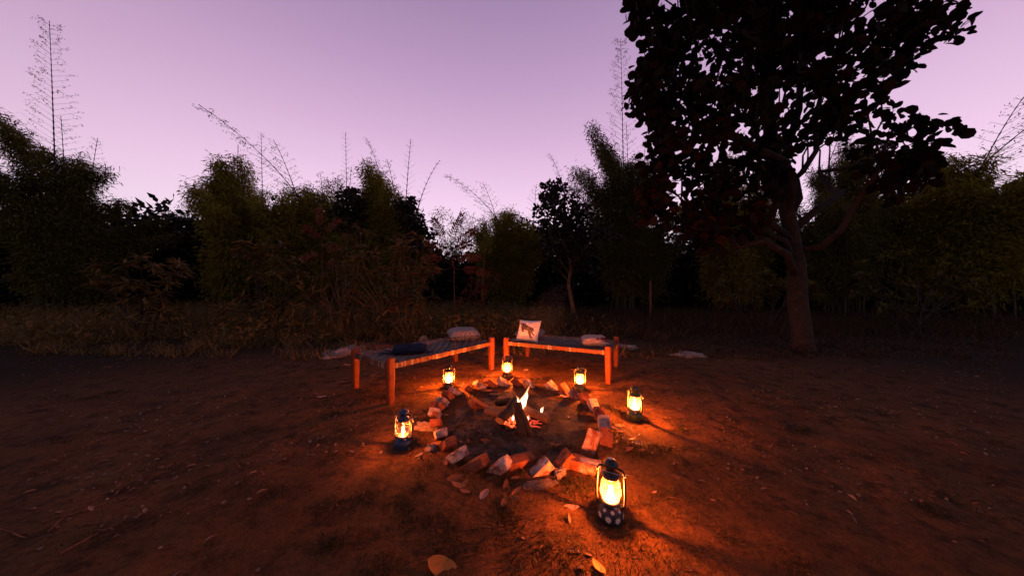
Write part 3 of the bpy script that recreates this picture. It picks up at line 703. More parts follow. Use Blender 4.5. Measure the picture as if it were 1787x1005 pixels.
def litter_xy(n):
    out = []
    while len(out) < n:
        y = random.uniform(.75, 7.5)**1.0; x = random.uniform(-1.7, 1.7)*y
        if mnoise.noise(Vector((x*.9, y*.9, 4)))+random.uniform(-.35, .35) < .02+(.12 if y < 2 else 0): continue
        if math.hypot(x-.55, y-1.25) < .75 and random.random() < .88: continue
        out.append((x, y))
    return np.array(out)
xy = litter_xy(2600); n = len(xy); z = np.array([gz(a, b) for a, b in xy])+.004
D = rdir(n); D[:, 2] *= .18
put(leaf_obj('leaf_litter', np.column_stack((xy, z)), D, np.column_stack((rng.normal(size=(n, 2))*.25, np.ones(n))), rng.uniform(.015, .06, n), rng.uniform(.006, .022, n), 'lance', M['litter']), 'small scattered leaf crumbs and litter on the earth', 'litter')
def ground_twigs():
    mb = MB()
    for x, y in litter_xy(170):
        a = random.uniform(0, PI); L_ = random.uniform(.05, .22); d = Vector((math.cos(a), math.sin(a), 0))*L_; p0 = Vector((x, y, gz(x, y)+.005)); p1 = p0+d; p1.z = gz(p1.x, p1.y)+.006
        mb.tube(smoothnoise_path(p0, p1, 5, .012, x*7), [.0032, .003, .0026, .002, .0015], 4, False)
    put(mb.build('ground_twigs', M['bark']), 'thin dry twigs scattered over the trodden earth', 'twigs', kind='stuff')
ground_twigs()
# pebbles
def pebbles():
    k = 900; xy = litter_xy(k); ico = [(1, 0, 0), (-1, 0, 0), (0, 1, 0), (0, -1, 0), (0, 0, 1), (0, 0, -1)]; tf = [(0, 2, 4), (2, 1, 4), (1, 3, 4), (3, 0, 4), (2, 0, 5), (1, 2, 5), (3, 1, 5), (0, 3, 5)]
    s = rng.uniform(.003, .010, k)[:, None, None]; Vv = np.array(ico)[None]*s*rng.uniform(.6, 1.3, (k, 6, 1))
    Vv = Vv+np.column_stack((xy, [gz(a, b)+.002 for a, b in xy]))[:, None]
    fl = (np.arange(k)*6)[:, None, None]+np.array(tf)[None]
    put(link('pebbles', np_mesh('pebbles', Vv.reshape(-1, 3), fl.ravel(), 3), M['mortar']), 'tiny pebbles and crumbs of earth scattered over the clearing', 'pebbles', kind='stuff')
pebbles()

# ------------------------------------------------------------------ brick fire ring
def rough_box(lx, ly, lz, seed, rough=.005, chip=.012):
    bm = bmesh.new(); bmesh.ops.create_cube(bm, size=1)
    bmesh.ops.subdivide_edges(bm, edges=bm.edges[:], cuts=4, use_grid_fill=True)
    r = random.Random(seed); so = Vector((seed*1.7, seed*.3, 0)); cut = Vector((r.choice((-1, 1)), r.choice((-1, 1)), r.choice((-1, 1))))
    for v in bm.verts:
        p = Vector((v.co.x*lx, v.co.y*ly, v.co.z*lz)); ext = sum(abs(c) > .49 for c in v.co)
        if ext >= 2:
            k_ = .5+.5*mnoise.noise(p*22+so); p -= Vector([math.copysign(1, c) if abs(c) > .49 else 0 for c in v.co])*(.0006+.0030*k_*k_)*(1.1 if ext == 3 else 1)
        dc = sum(v.co[q]*cut[q] for q in range(3))
        if dc > 1.1: p -= cut*(dc-1.1)*.03*(1+mnoise.noise(p*40+so))
        p += Vector((mnoise.noise(p*14+so), mnoise.noise(p*14-so), mnoise.noise(p*14+so*2)))*.0022
        p += Vector((r.gauss(0, rough), r.gauss(0, rough), r.gauss(0, rough)))*.22; v.co = p
    me = bpy.data.meshes.new('brick'); bmesh.ops.triangulate(bm, faces=bm.faces[:]); bm.to_mesh(me); bm.free(); return me
ring_c = Vector((.03, 2.63, 0))
fire_ring = empty('fire_ring', (ring_c.x, ring_c.y, gz(ring_c.x, ring_c.y)), 0, 'ring of tilted red and whitewashed bricks half sunk around the campfire', 'fire ring')
BM = {}
for m_ in ('brick_red', 'brick_white', 'brick_half'):
    BM[m_] = [rough_box(.195, .092, .066, hash(m_) % 97*0+k*7+len(m_)) for k in range(6)]
    for me in BM[m_]: me.materials.append(M[m_])
# points of the ring: pixel base, paint (w/r/h), extra yaw, tilt, lift
RING = [(818, 682, 'r'), (839, 677, 'w'), (859, 675, 'r'), (881, 672, 'w'), (904, 671, 'r'), (925, 674, 'w'), (966, 679, 'w'), (987, 686, 'r'), (1006, 694, 'h'), (1023, 703, 'r'), (1038, 717, 'w'), (1047, 734, 'r'),
        (1055, 752, 'w'), (1058, 775, 'r'), (980, 815, 'r'), (940, 823, 'w'), (868, 818, 'w'), (828, 814, 'r'), (795, 800, 'w'), (780, 781, 'r'), (768, 762, 'w'), (762, 744, 'r'), (761, 727, 'w'),
        (766, 714, 'r'), (774, 704, 'w'), (784, 695, 'r'), (797, 688, 'w')]
NOTE = {'w': 'brick with worn whitewash', 'h': 'brick with patches of whitewash', 'r': None}
for k, (px, py, c) in enumerate(RING):
    p = G(px, py); me = random.choice(BM[{'w': 'brick_white', 'r': 'brick_red', 'h': 'brick_half'}[c]])
    rel = p-ring_c; th = math.atan2(rel.y/.85**2, rel.x/.72**2)
    t = Vector((math.sin(th), -math.cos(th), 0)); r = Vector((math.cos(th), math.sin(th), 0)); a = math.radians(random.uniform(33, 46))
    Lh = t*math.cos(a)-Vector((0, 0, 1))*math.sin(a); Sh = t*math.sin(a)+Vector((0, 0, 1))*math.cos(a)
    R = Matrix((Lh, r*-1, Sh)).transposed(); R = R @ Matrix.Rotation(random.gauss(0, .09), 3, 'Z') @ Matrix.Rotation(random.gauss(0, .10), 3, 'X')
    o = bpy.data.objects.new('brick', me); COL.objects.link(o); o.parent = fire_ring
    mt = R.to_4x4(); mt.translation = Vector((p.x, p.y, p.z+random.uniform(.000, .018)))-fire_ring.location; o.matrix_local = mt
    if NOTE[c]: o['label'] = NOTE[c]
def loose_brick(px, py, c, rot, lift, note):
    p = G(px, py); o = bpy.data.objects.new('brick', random.choice(BM[c])); COL.objects.link(o); o.parent = fire_ring
    from mathutils import Euler
    mt = Euler(rot, 'XYZ').to_matrix().to_4x4(); mt.translation = Vector((p.x, p.y, p.z+lift))-fire_ring.location; o.matrix_local = mt; o['label'] = note
loose_brick(1020, 822, 'brick_half', (0, 0, -.55), .034, 'brick lying flat beside the flower-painted lantern')
loose_brick(1031, 790, 'brick_half', (.35, -.95, .75), .055, 'brick leaning upright with whitewash along one edge')
loose_brick(908, 808, 'brick_red', (.05, .03, .42), .018, 'dark brick lying flat on the inside of the ring')
loose_brick(835, 711, 'brick_red', (.3, .5, .5), .025, 'brick stub lying beside the firewood')
# crumbled mortar around the ring
def lump(name, label, px, py, size, mat, cat, seed, flat=.6, group=None, sink=.25, sub=4):
    bm = bmesh.new(); bmesh.ops.create_icosphere(bm, subdivisions=sub, radius=1)
    for v in bm.verts:
        d = v.co.normalized(); k = 1+.38*mnoise.noise(d*1.5+Vector((seed, 0, 0)))+.18*mnoise.noise(d*4+Vector((0, seed, 0)))+.14*mnoise.noise(d*9+Vector((0, 0, seed)))+.10*mnoise.noise(d*19+Vector((3, 0, seed)))
        v.co = Vector((d.x*size[0], d.y*size[1], max(-.3, d.z)*size[2]))*k
    me = bpy.data.meshes.new(name); bm.to_mesh(me); bm.free(); p = G(px, py)
    o = link(name, me, mat); o.location = (p.x, p.y, p.z+size[2]*(.3-sink)); o.rotation_euler = (0, 0, seed)
    return put(o, label, cat, group)
lump('mortar_lump', 'crumbly pale mortar heap outside the left of the brick ring', 746, 748, (.055, .10, .055), M['mortar'], 'rubble', 1.3)
lump('mortar_lump', 'pale mortar crust at the upper left of the brick ring', 772, 708, (.07, .06, .045), M['mortar'], 'rubble', 2.1)
lump('mortar_lump', 'flat mortar patch below the whitewashed front bricks', 940, 848, (.10, .045, .009), M['earth_clod'], 'rubble', 3.4)
lump('mortar_lump', 'mortar crumb heap under the red front brick', 978, 828, (.055, .035, .03), M['mortar'], 'rubble', 4.2)
lump('mortar_lump', 'pinkish broken lump behind the leaning brick', 1046, 768, (.05, .05, .06), M['mortar'], 'rubble', 5.7)
lump('mortar_lump', 'pale rubble trail between the blue lantern and the ring', 752, 783, (.045, .05, .02), M['mortar'], 'rubble', 6.1)
lump('pale_rock', 'broad pale rock lying behind the left charpai', 605, 617, (.42, .22, .10), M['pale_rock'], 'rock', 7.7)
lump('pale_rock', 'small pale stones at the left edge beside the broad pale rock', 575, 618, (.12, .10, .06), M['pale_rock'], 'rock', 8.2)
lump('red_rock', 'low reddish earth bank behind the left charpai', 652, 606, (.50, .20, .06), M['red_rock'], 'earth bank', 9.1)
lump('pale_rock', 'pale knobbly stone seen over the middle of the left charpai', 741, 600, (.14, .10, .15), M['pale_rock'], 'rock', 10.4)
lump('pale_rock', 'patch of pale rubble behind the right charpai leg', 1092, 606, (.22, .16, .05), M['pale_rock'], 'rock', 11.9)
lump('pale_rock', 'pale rubble patch at the right edge of the clearing', 1203, 620, (.30, .18, .05), M['pale_rock'], 'rock', 12.6)

# ------------------------------------------------------------------ campfire
def log(label, p0, p1, r, mat, cutmat, seed, taper=.9):
    p0, p1 = Vector(p0), Vector(p1); root = empty('firewood_log', p0, 0, label, 'log')
    pts = smoothnoise_path(Vector(), p1-p0, 9, r*.5, seed); mb = MB(); mb.tube(pts, [r*(1-(1-taper)*k/8)*(1+.12*mnoise.noise(Vector((k*.7, seed, 0)))) for k in range(9)], 10, False)
    for i_, v in enumerate(mb.v): mb.v[i_] = tuple(Vector(v)+Vector((mnoise.noise(Vector(v)*40), mnoise.noise(Vector(v)*40+Vector((5, 0, 0))), 0))*r*.18)
    mb.build('bark', mat, root)
    for ring, e in ((range(9, -1, -1), 0), (range(80, 90), 1)):
        c = MB(); c.add([mb.v[k] for k in ring], [tuple(range(10))]); c.build('cut_end', cutmat, root)
    return root
def Z(px, Y, z): return Vector(((px-CX)/F*Y, Y, z))
log('charred log standing upright in front of the flames', Z(914, 2.38, -.02), Z(902, 2.56, .18), .044, M['firewood_char'], M['firewood_char'], 1)
log('second charred stick leaning on the upright log', Z(928, 2.36, -.02), Z(903, 2.55, .18), .030, M['firewood_char'], M['firewood_char'], 2)
log('pale split log lying to the right of the flames with a burnt end', Z(957, 2.56, .042), Z(902, 2.68, .10), .038, M['firewood'], M['firewood_char'], 3)
log('log pointing at the viewer with an orange sawn end', Z(872, 2.50, .052), Z(900, 2.72, .14), .044, M['firewood_char'], M['cut_wood'], 4)
log('short brown log lying left of the sawn end', Z(848, 2.74, .048), Z(885, 2.62, .05), .038, M['firewood'], M['cut_wood'], 5)
log('dark log lying at the back of the fire', Z(868, 2.92, .05), Z(905, 2.78, .12), .04, M['firewood_char'], M['firewood'], 6)
fire_o = G(906, 737)
fire = empty('campfire', fire_o, 0, 'small campfire of flames and glowing embers between the logs', 'fire')
def flame_mat():
    m, t, out = mat_new('flame'); co = objco(t); z = N(t, 'ShaderNodeSeparateXYZ', {0: co}).outputs['Z']
    c = ramp(t, N(t, 'ShaderNodeMapRange', {'Value': z, 'From Min': 0, 'From Max': 1}).outputs[0], [(0, (1, .40, .24)), (.5, (1, .42, .26)), (1, (1, .20, .04))])
    lw = N(t, 'ShaderNodeLayerWeight', {'Blend': .35}).outputs['Facing']
    s = ramp(t, N(t, 'ShaderNodeMapRange', {'Value': z, 'From Min': 0, 'From Max': 1}).outputs[0], [(0, 1), (.55, .7), (1, .12)])
    st = N(t, 'ShaderNodeMath', {0: s, 1: 8.0}, operation='MULTIPLY').outputs[0]
    e = N(t, 'ShaderNodeEmission', {'Color': c, 'Strength': st}); tr = N(t, 'ShaderNodeBsdfTransparent')
    f = ramp(t, lw, [(.05, .0), (.8, 1)]); mx = N(t, 'ShaderNodeMixShader', {0: f}); t.links.new(e.outputs[0], mx.inputs[1]); t.links.new(tr.outputs[0], mx.inputs[2])
    t.links.new(mx.outputs[0], out.inputs[0]); return m
M['flame'] = flame_mat()
def tongue(loc, h, w, lean, seed):
    mb = MB(); n = 14; pts = []; rad = []
    for k in range(n):
        s = k/(n-1); pts.append(Vector((lean*s*s/ h+ .12*s*mnoise.noise(Vector((s*3, seed, 0))), .08*s*mnoise.noise(Vector((s*3, 0, seed))), s))); rad.append(max(.01, w/h*(math.sin(PI*min(1, s*.85+.12))**1.0)*(1-s)**.55*(1+.25*mnoise.noise(Vector((s*5, seed, 3))))))
    mb.tube(pts, rad, 12); o = mb.build('flame', M['flame'], fire); o.location = Vector(loc)-fire_o; o.scale = (h, h, h); return o
tongue(Z(911, 2.62, .105), .15, .030, .020, 1); tongue(Z(916, 2.62, .13), .17, .017, .045, 2); tongue(Z(906, 2.64, .13), .09, .014, -.025, 3); tongue(Z(914, 2.66, .12), .20, .012, .07, 7); tongue(Z(909, 2.60, .10), .11, .022, -.005, 11)
tongue(Z(945, 2.60, .085), .055, .016, .022, 4)
tongue(Z(895, 2.58, .02), .06, .016, .01, 5); tongue(Z(921, 2.58, .02), .05, .014, .008, 6)
def ember_mat():
    m, t, out = mat_new('ember'); co = objco(t); n = noise_tex(t, co, 45, 3)
    e = N(t, 'ShaderNodeEmission', {'Color': ramp(t, n, [(.42, (.5, .02, .006)), (.58, (1, .085, .022)), (.72, (1, .30, .09))]), 'Strength': 3.6})
    p = N(t, 'ShaderNodeBsdfPrincipled', {'Base Color': (.012, .01, .009, 1), 'Roughness': .9})
    mx = N(t, 'ShaderNodeMixShader', {0: ramp(t, n, [(.43, 0), (.56, 1)])}); t.links.new(p.outputs[0], mx.inputs[1]); t.links.new(e.outputs[0], mx.inputs[2]); t.links.new(mx.outputs[0], out.inputs[0]); return m
M['ember'] = ember_mat()
def coals():
    mb = MB(); md = MB(); r = random.Random(5)
    for k in range(260):
        a = r.uniform(0, 2*PI); d = abs(r.gauss(0, .10)); px = .0+d*math.cos(a); py = d*math.sin(a)*.9; s = r.uniform(.008, .026)
        tgt = mb if d < .125 else md
        Mx = Matrix.Translation((px, py, s*.4+max(0, .03-d*.3)*r.random())) @ Matrix.Rotation(r.uniform(0, 3), 4, (r.random(), r.random(), r.random()+.01))
        tgt.box(Mx, s*1.6, s, s*.8, .8)
    mb.build('glowing_embers', M['ember'], fire)['kind'] = 'stuff'; md.build('dead_coals', M['ember_dark'], fire)['kind'] = 'stuff'
    for k in range(9):
        a = r.uniform(-.9, .5); L_ = r.uniform(.07, .16); p0 = Vector((.05, -.03, .012)); p1 = p0+Vector((L_*math.cos(a), L_*math.sin(a), r.uniform(-.005, .02)))
        t_ = MB(); t_.tube(smoothnoise_path(p0, p1, 5, .02, k), .0016, 4); t_.build('glowing_twig', M['twig_glow'], fire)
M['twig_glow'] = emit_mat('twig_glow', (1, .07, .03), 2.2)
coals()

# ------------------------------------------------------------------ lanterns
def lantern(label, loc, paint, glass, rz, strength, handle, daisies=False, lean=(0, 0), fl=1.0):
    root = empty('hurricane_lantern', loc, rz, label, 'lantern', 'lit lanterns around the fire ring')
    root.rotation_euler = (lean[0], lean[1], rz); root.scale = (random.uniform(.96, 1.04),)*2+(random.uniform(.97, 1.05),)
    tank = MB().lathe([(0, 0), (.058, 0), (.0625, .005), (.0625, .014), (.0605, .017), (.0625, .020), (.062, .040), (.057, .052), (.044, .062), (.036, .067), (.030, .070), (0, .070)], 32).build('fuel_tank', paint, root)
    MB().lathe([(.008, 0), (.008, .010), (.0, .012)], 10, M=Matrix.Translation((.028, -.026, .064))).build('filler_cap', M['steel'], tank)
    bn = MB().lathe([(.030, .068), (.030, .078), (.043, .082), (.045, .086), (.045, .090), (.034, .092), (.012, .096), (.007, .104), (0, .104)], 24).build('burner', M['steel'], root)
    k = MB(); k.tube([(.03, 0, .075), (.062, .012, .073)], .0025, 5); k.lathe([(0, -.002), (.009, -.002), (.009, .003), (0, .003)], 10, M=Matrix.Translation((.064, .0125, .0725)) @ Matrix.Rotation(PI/2, 4, 'Y')); k.build('wick_knob', M['steel'], bn)
    MB().lathe([(.036, .092), (.044, .102), (.0495, .120), (.0505, .136), (.047, .158), (.041, .182), (.036, .204)], 32).build('globe', glass, root)
    hood = MB().lathe([(.031, .200), (.039, .201), (.0415, .206), (.0415, .222), (.037, .226), (.030, .231), (.027, .238), (.0265, .252), (.034, .258), (.036, .263), (.035, .270), (.027, .281), (.014, .289), (.005, .292), (0, .292)], 28).build('hood', paint, root)
    v = MB()
    for q_ in range(16):
        a = 2*PI*q_/16; v.box(Matrix.Rotation(a, 4, 'Z') @ Matrix.Translation((.0418, 0, .214)), .003, .008, .010)
    v.build('vent_ribs', M['steel'] if daisies else paint, hood)
    for s in (-1, 1):
        t = MB(); t.tube([(s*.050, 0, .052), (s*.060, 0, .064), (s*.0685, 0, .085), (s*.0695, 0, .13), (s*.0665, 0, .19), (s*.0625, 0, .232), (s*.054, 0, .246), (s*.040, 0, .250), (s*.026, 0, .249)], [.0055, .0065, .0065, .0062, .006, .006, .006, .0055, .005], 8)
        tb = t.build('side_tube', paint, root)
        l_ = MB(); l_.lathe([(0, -.004), (.007, -.004), (.007, .004), (0, .004)], 10, M=Matrix.Translation((s*.0715, 0, .222)) @ Matrix.Rotation(PI/2, 4, 'Y')); l_.build('handle_lug', M['steel'], tb)
    g = MB()
    for zz, rr in ((.125, .0535), (.165, .0495)):
        ring = [(rr*math.cos(2*PI*q_/24), rr*math.sin(2*PI*q_/24), zz) for q_ in range(25)]; g.tube(ring, .0011, 4, False)
    for a in (.9, PI-.9, PI+.9, -.9):
        g.tube([(.049*math.cos(a), .049*math.sin(a), .088), (.0535*math.cos(a), .0535*math.sin(a), .125), (.0495*math.cos(a), .0495*math.sin(a), .165), (.040*math.cos(a), .040*math.sin(a), .203)], .0011, 4, False)
    g.build('globe_guard', M['steel'], root)
    hb = MB(); pts = []
    for q_ in range(15):
        a = PI*q_/14; x = .0735*math.cos(a); dn = .085*math.sin(a)
        pts.append((x, dn*math.cos(handle), .222+dn*math.sin(handle)))
    hb.tube(pts, .0018, 5); hb.build('bail_handle', M['steel'], root)
    f = MB(); f.lathe([(0, .103), (.009*fl, .108), (.012*fl, .118), (.009*fl, .132), (.004*fl, .146), (0, .154)], 10)
    f.build('flame', emit_mat('lamp_flame', LIGHT_COL, strength*LANTERN_POWER), root)
    if daisies:
        dz = [(-1.55, .028, .019), (-.80, .026, .019), (-.05, .030, .018), (-2.3, .030, .018), (.8, .028, .018), (1.7, .030, .018), (2.7, .03, .018)]
        for a, z, s in dz: daisy(tank, .0632, a, z, s, 0)
        for a, z, s in [(-1.2, .0575, .012), (-.45, .0575, .010), (-1.95, .0575, .010), (.3, .0575, .010)]: daisy(tank, .0515, a, z, s, 1)
        top = MB(); R_ = Matrix.Translation((0, 0, .2925))
        petal(top, R_, .016, 9, .0); top.build('daisy', M['daisy'], hood)
    return root
def petal(mb, Mx, s, n=9, curve=0., rad=0):
    vs_ = []
    for q_ in range(n*2):
        a = PI*q_/n; r = s*(1 if q_ % 2 == 0 else .46); vs_.append((r*math.cos(a), r*math.sin(a)))
    pts = [Vector((0, 0, .0012))]+[Vector((x, y, .0006-(x*x/(2*rad) if rad else 0))) for x, y in vs_]
    mb.add([Mx @ p for p in pts], [(0, 1+k, 1+(k+1) % (n*2)) for k in range(n*2)])
def daisy(parent, r, a, z, s, shoulder):
    out = Vector((math.cos(a), math.sin(a), .0 if not shoulder else 1.1)).normalized(); tx = Vector((-math.sin(a), math.cos(a), 0)); ty = out.cross(tx)
    R_ = Matrix((tx, ty, out)).transposed().to_4x4(); R_.translation = Vector((r*math.cos(a), r*math.sin(a), z))
    mb = MB(); petal(mb, R_, s, 9, 0, .063); d = mb.build('daisy', M['daisy'], parent)
    c = MB(); R2 = R_ @ Matrix.Translation((0, 0, .0012)); c.lathe([(s*.28, 0), (s*.2, .0012), (0, .0015)], 10, M=R2); c.build('daisy_centre', M['yellow_dot'], d)
def at(px, py): p = G(px, py); p.z -= .003; return p
lantern('black lantern painted with white daisies glowing brightest at lower right', at(1065, 903), M['black_paint'], M['glass_glow'], -.50, 880, 2.6, True, (0, .01))
lantern('navy blue lantern with a low flame left of the brick ring', at(703, 778), M['navy_paint'], M['glass_clear'], -.15, 300, -1.0, False, (.02, .04), .9)
lantern('olive green lantern with its wire handle hanging down right of the ring', at(1107, 731), M['green_paint'], M['glass_glow'], -.95, 1000, -.9, False, (0, .015))
lantern('black lantern before the left charpai at the back left of the ring', at(783, 679), M['black_paint'], M['glass_glow'], .3, 1100, 2.7, False, (0, .02))
lantern('dark lantern standing between the two charpais behind the ring', at(885, 659), M['black_paint'], M['glass_glow'], -.1, 1300, 1.5, False)
lantern('dark green lantern below the right charpai behind the ring', at(1012, 681), M['darkgreen_paint'], M['glass_glow'], .05, 1200, 2.4, False)

# ------------------------------------------------------------------ charpais
def charpai(label, FL, FR, BL, BR, H_leg, H_rail, seed):
    FL, FR, BL, BR = [Vector((a, b, 0)) for a, b in (FL, FR, BL, BR)]
    ux = ((FR-FL)+(BR-BL)).normalized(); length = ((FR-FL).length+(BR-BL).length)/2; uy = Vector((-ux.y, ux.x, 0)); width = ((BL-FL).length+(BR-FR).length)/2
    cen = (FL+FR+BL+BR)/4; rz = math.atan2(ux.y, ux.x)
    root = empty('charpai', (cen.x, cen.y, gz(cen.x, cen.y)), rz, label, 'charpai')
    hl, hw = length/2, width/2; r = random.Random(seed)
    for sx in (-1, 1):
        for sy in (-1, 1):
            b = MB(); s = .078; n = 4; ch = .014
            rings = [(-.03, .80), (.10, .86), (H_rail-.10, 1.0), (H_leg-.03, 1.02), (H_leg-.008, .95), (H_leg, .74)]
            vs_ = []; fs = []
            for z, k in rings:
                a = s/2*k; c = ch*k
                vs_ += [(a, a-c, z), (a-c, a, z), (-a+c, a, z), (-a, a-c, z), (-a, -a+c, z), (-a+c, -a, z), (a-c, -a, z), (a, -a+c, z)]
            for q_ in range(len(rings)-1):
                for w in range(8): fs.append((q_*8+w, q_*8+(w+1) % 8, q_*8+8+(w+1) % 8, q_*8+8+w))
            fs.append(tuple(range(7, -1, -1))); fs.append(tuple(range(len(vs_)-8, len(vs_)))); b.add(vs_, fs)
            o = b.build('leg', M['charpai_wood'], root); o.location = (sx*hl, sy*hw, 0); o.rotation_euler = (0, 0, r.gauss(0, .04))
    for sy in (-1, 1): MB().box(Matrix.Translation((0, sy*hw, H_rail)), length-.074, .044, .044).build('side_rail', M['charpai_wood'], root)
    for sx in (-1, 1): MB().box(Matrix.Translation((sx*hl, 0, H_rail)), .044, width-.074, .044).build('end_rail', M['charpai_wood'], root)
    # woven tape: warp and weft with over-under relief
    sag = lambda x, y: -.035*(1-(x/hl)**2)*(1-(y/hw)**2)
    zt = H_rail+.026
    x0, x1, y0, y1 = -hl+.045, hl-.045, -hw+.045, hw-.045
    nx_ = int((x1-x0)/.030); ny_ = int((y1-y0)/.030)
    def strip(mb, along, c, i_, lo, hi, other, per):
        m = per*2; vs_ = []; fs = []
        for k in range(m+1):
            u = lo+(hi-lo)*k/m; ph = (k//2+i_//2) if along == 'x' else (k//2+i_//2+1)
            up = .0055*math.cos(PI*k/2+PI*(i_ % 4 < 2)+(0 if along == 'x' else PI))
            for d in (-.0125, .0125):
                x, y = (u, c+d) if along == 'x' else (c+d, u)
                vs_.append((x, y, zt+sag(x, y)+up))
        for k in range(m): fs.append((k*2, k*2+2, k*2+3, k*2+1) if along == 'x' else (k*2, k*2+1, k*2+3, k*2+2))
        mb.add(vs_, fs, True)
    A, B = MB(), MB()
    for i_ in range(ny_): strip(A, 'x', y0+(i_+.5)*(y1-y0)/ny_, i_, -hl-.0, hl, None, nx_//2)
    for i_ in range(nx_): strip(B, 'y', x0+(i_+.5)*(x1-x0)/nx_, i_, -hw-.0, hw, None, ny_//2)
    A.build('woven_warp', M['cord'], root)['kind'] = 'stuff'; B.build('woven_weft', M['cord_dark'], root)['kind'] = 'stuff'
    # tape wrapped round the rails, every turn a loop of its own width
    for kind_, pick in (('rail_wrapping', 0), ('pale_rail_wrapping', 1)):
        w = MB()
        rr = random.Random(seed)
        def wrap(M0, wid):
            s = .027; ring = [(-s, -s), (s, -s), (s, s), (-s, s)]; vs_ = []
            for x in (-wid/2, wid/2): vs_ += [M0 @ Vector((x, a, b)) for a, b in ring]
            o_ = .0022
            w.add(vs_, [(k, (k+1) % 4, 4+(k+1) % 4, 4+k) for k in range(4)])
            w.add([M0 @ Vector((0, a*1.05, b*1.05)) for a, b in ring], [])
        for sy in (-1, 1):
            for i_ in range(nx_):
                x = x0+(i_+.5)*(x1-x0)/nx_; light = rr.random() < .28; wd = rr.uniform(.019, .027)
                if light == bool(pick): wrap(Matrix.Translation((x, sy*hw, H_rail)) @ Matrix.Scale(rr.uniform(.97, 1.05), 4), wd)
        for sx in (-1, 1):
            for i_ in range(ny_):
                y = y0+(i_+.5)*(y1-y0)/ny_; light = rr.random() < .28; wd = rr.uniform(.019, .027)
                if light == bool(pick): wrap(Matrix.Translation((sx*hl, y, H_rail)) @ Matrix.Rotation(PI/2, 4, 'Z') @ Matrix.Scale(rr.uniform(.97, 1.05), 4), wd)
        w.build(kind_, M['cord_light'] if pick else M['rope'], root)['kind'] = 'stuff'
    return root, rz, cen, zt
M['rope'] = generic('rope', (.08, .042, .024), (.15, .085, .05), 60, .85, .5, .002)
ch_l, rz_l, c_l, zt_l = charpai('left charpai cot with grey woven tape and orange wooden legs', (-1.30, 2.98), (-.335, 4.23), (-1.86, 3.53), (-.895, 4.78), .475, .385, 3)
ch_r, rz_r, c_r, zt_r = charpai('right charpai cot set at an angle behind the brick ring', (-.07, 4.33), (1.24, 3.68), (1.57, 4.41), (1.57-1.31, 4.41+.65), .47, .385, 4) if False else charpai('right charpai cot set at an angle behind the brick ring', (-.07, 4.33), (1.24, 3.68), (.26, 5.06), (1.57, 4.41), .47, .385, 4)

# ------------------------------------------------------------------ cushions
def pillow_mesh(w, h, t, seed, n=18, slump=0.):
    vs_ = []; fs = []
    def pos(u, v, s):
        k = 1-.07*(1-v*v)*(abs(u)**3); k2 = 1-.07*(1-u*u)*(abs(v)**3)
        th = t/2*((1-u**4)*(1-v**4))**.42
        wr = .012*mnoise.noise(Vector((u*2.2, v*2.2, seed+s)))+.006*mnoise.noise(Vector((u*5, v*5, seed+s)))
        return Vector((u*w/2*k, v*h/2*k2, s*(th+wr*min(1, th/.02))))
    for s in (1, -1):
        o = len(vs_)
        for j_ in range(n+1):
            for i_ in range(n+1): vs_.append(pos(-1+2*i_/n, -1+2*j_/n, s))
        for j_ in range(n):
            for i_ in range(n):
                a = o+j_*(n+1)+i_; f = (a, a+1, a+n+2, a+n+1); fs.append(f if s > 0 else f[::-1])
    return vs_, fs, pos
def seam(pos, r=.0035, n=18):
    pts = []
    for k in range(n): pts.append(pos(-1+2*k/n, -1, 0))
    for k in range(n): pts.append(pos(1, -1+2*k/n, 0))
    for k in range(n): pts.append(pos(1-2*k/n, 1, 0))
    for k in range(n+1): pts.append(pos(-1, 1-2*k/n, 0))
    return MB().tube(pts, r, 5, False)
def cushion(label, loc, euler, w, h, t, mat, seed, piping=None, name='cushion'):
    from mathutils import Euler
    vs_, fs, pos = pillow_mesh(w, h, t, seed); root = empty(name, loc, 0, label, 'cushion'); root.rotation_euler = euler
    MB().add(vs_, fs, True).build('cover', mat, root); seam(pos).build('piping', piping or mat, root); return root, pos
def fabric(name, c1, c2, pattern=None, c3=None):
    m, t, out = mat_new(name); co = objco(t); n = noise_tex(t, co, 14, 3)
    c = ramp(t, n, [(.3, c1), (.7, c2)])
    if pattern == 'zigzag':
        s = N(t, 'ShaderNodeSeparateXYZ', {0: co}); x = N(t, 'ShaderNodeMath', {0: s.outputs['X'], 1: .035}, operation='PINGPONG').outputs[0]
        y = N(t, 'ShaderNodeMath', {0: s.outputs['Y'], 1: x}, operation='ADD').outputs[0]; y = N(t, 'ShaderNodeMath', {0: y, 1: .016}, operation='PINGPONG').outputs[0]
        f = ramp(t, y, [(.006, 0), (.009, 1)]); c = mix(t, f, c, c3)
    if pattern == 'blotch':
        f = ramp(t, noise_tex(t, co, 9, 1, .4, .3), [(.60, 0), (.64, 1)]); c = mix(t, f, c, c3)
    w = N(t, 'ShaderNodeTexWave', {'Vector': co, 'Scale': 160, 'Distortion': 1.0}).outputs['Fac']
    p = N(t, 'ShaderNodeBsdfPrincipled', {'Base Color': c, 'Roughness': .92, 'Specular IOR Level': .1, 'Normal': bump(t, w, .25, .002)}); t.links.new(p.outputs[0], out.inputs[0]); return m
M['zigzag'] = fabric('zigzag', (.36, .29, .24), (.44, .36, .30), 'zigzag', (.20, .15, .13))
M['navy_fabric'] = fabric('navy_fabric', (.007, .012, .028), (.014, .022, .045))
M['white_fabric'] = fabric('white_fabric', (.60, .55, .52), (.68, .63, .60))
M['grey_fabric'] = fabric('grey_fabric', (.16, .13, .11), (.22, .18, .15))
M['pink_fabric'] = fabric('pink_fabric', (.46, .30, .22), (.54, .37, .28), 'blotch', (.22, .03, .02))
M['dark_piping'] = fabric('dark_piping', (.03, .022, .02), (.05, .04, .035))
p = W(808, 592, 4.52)
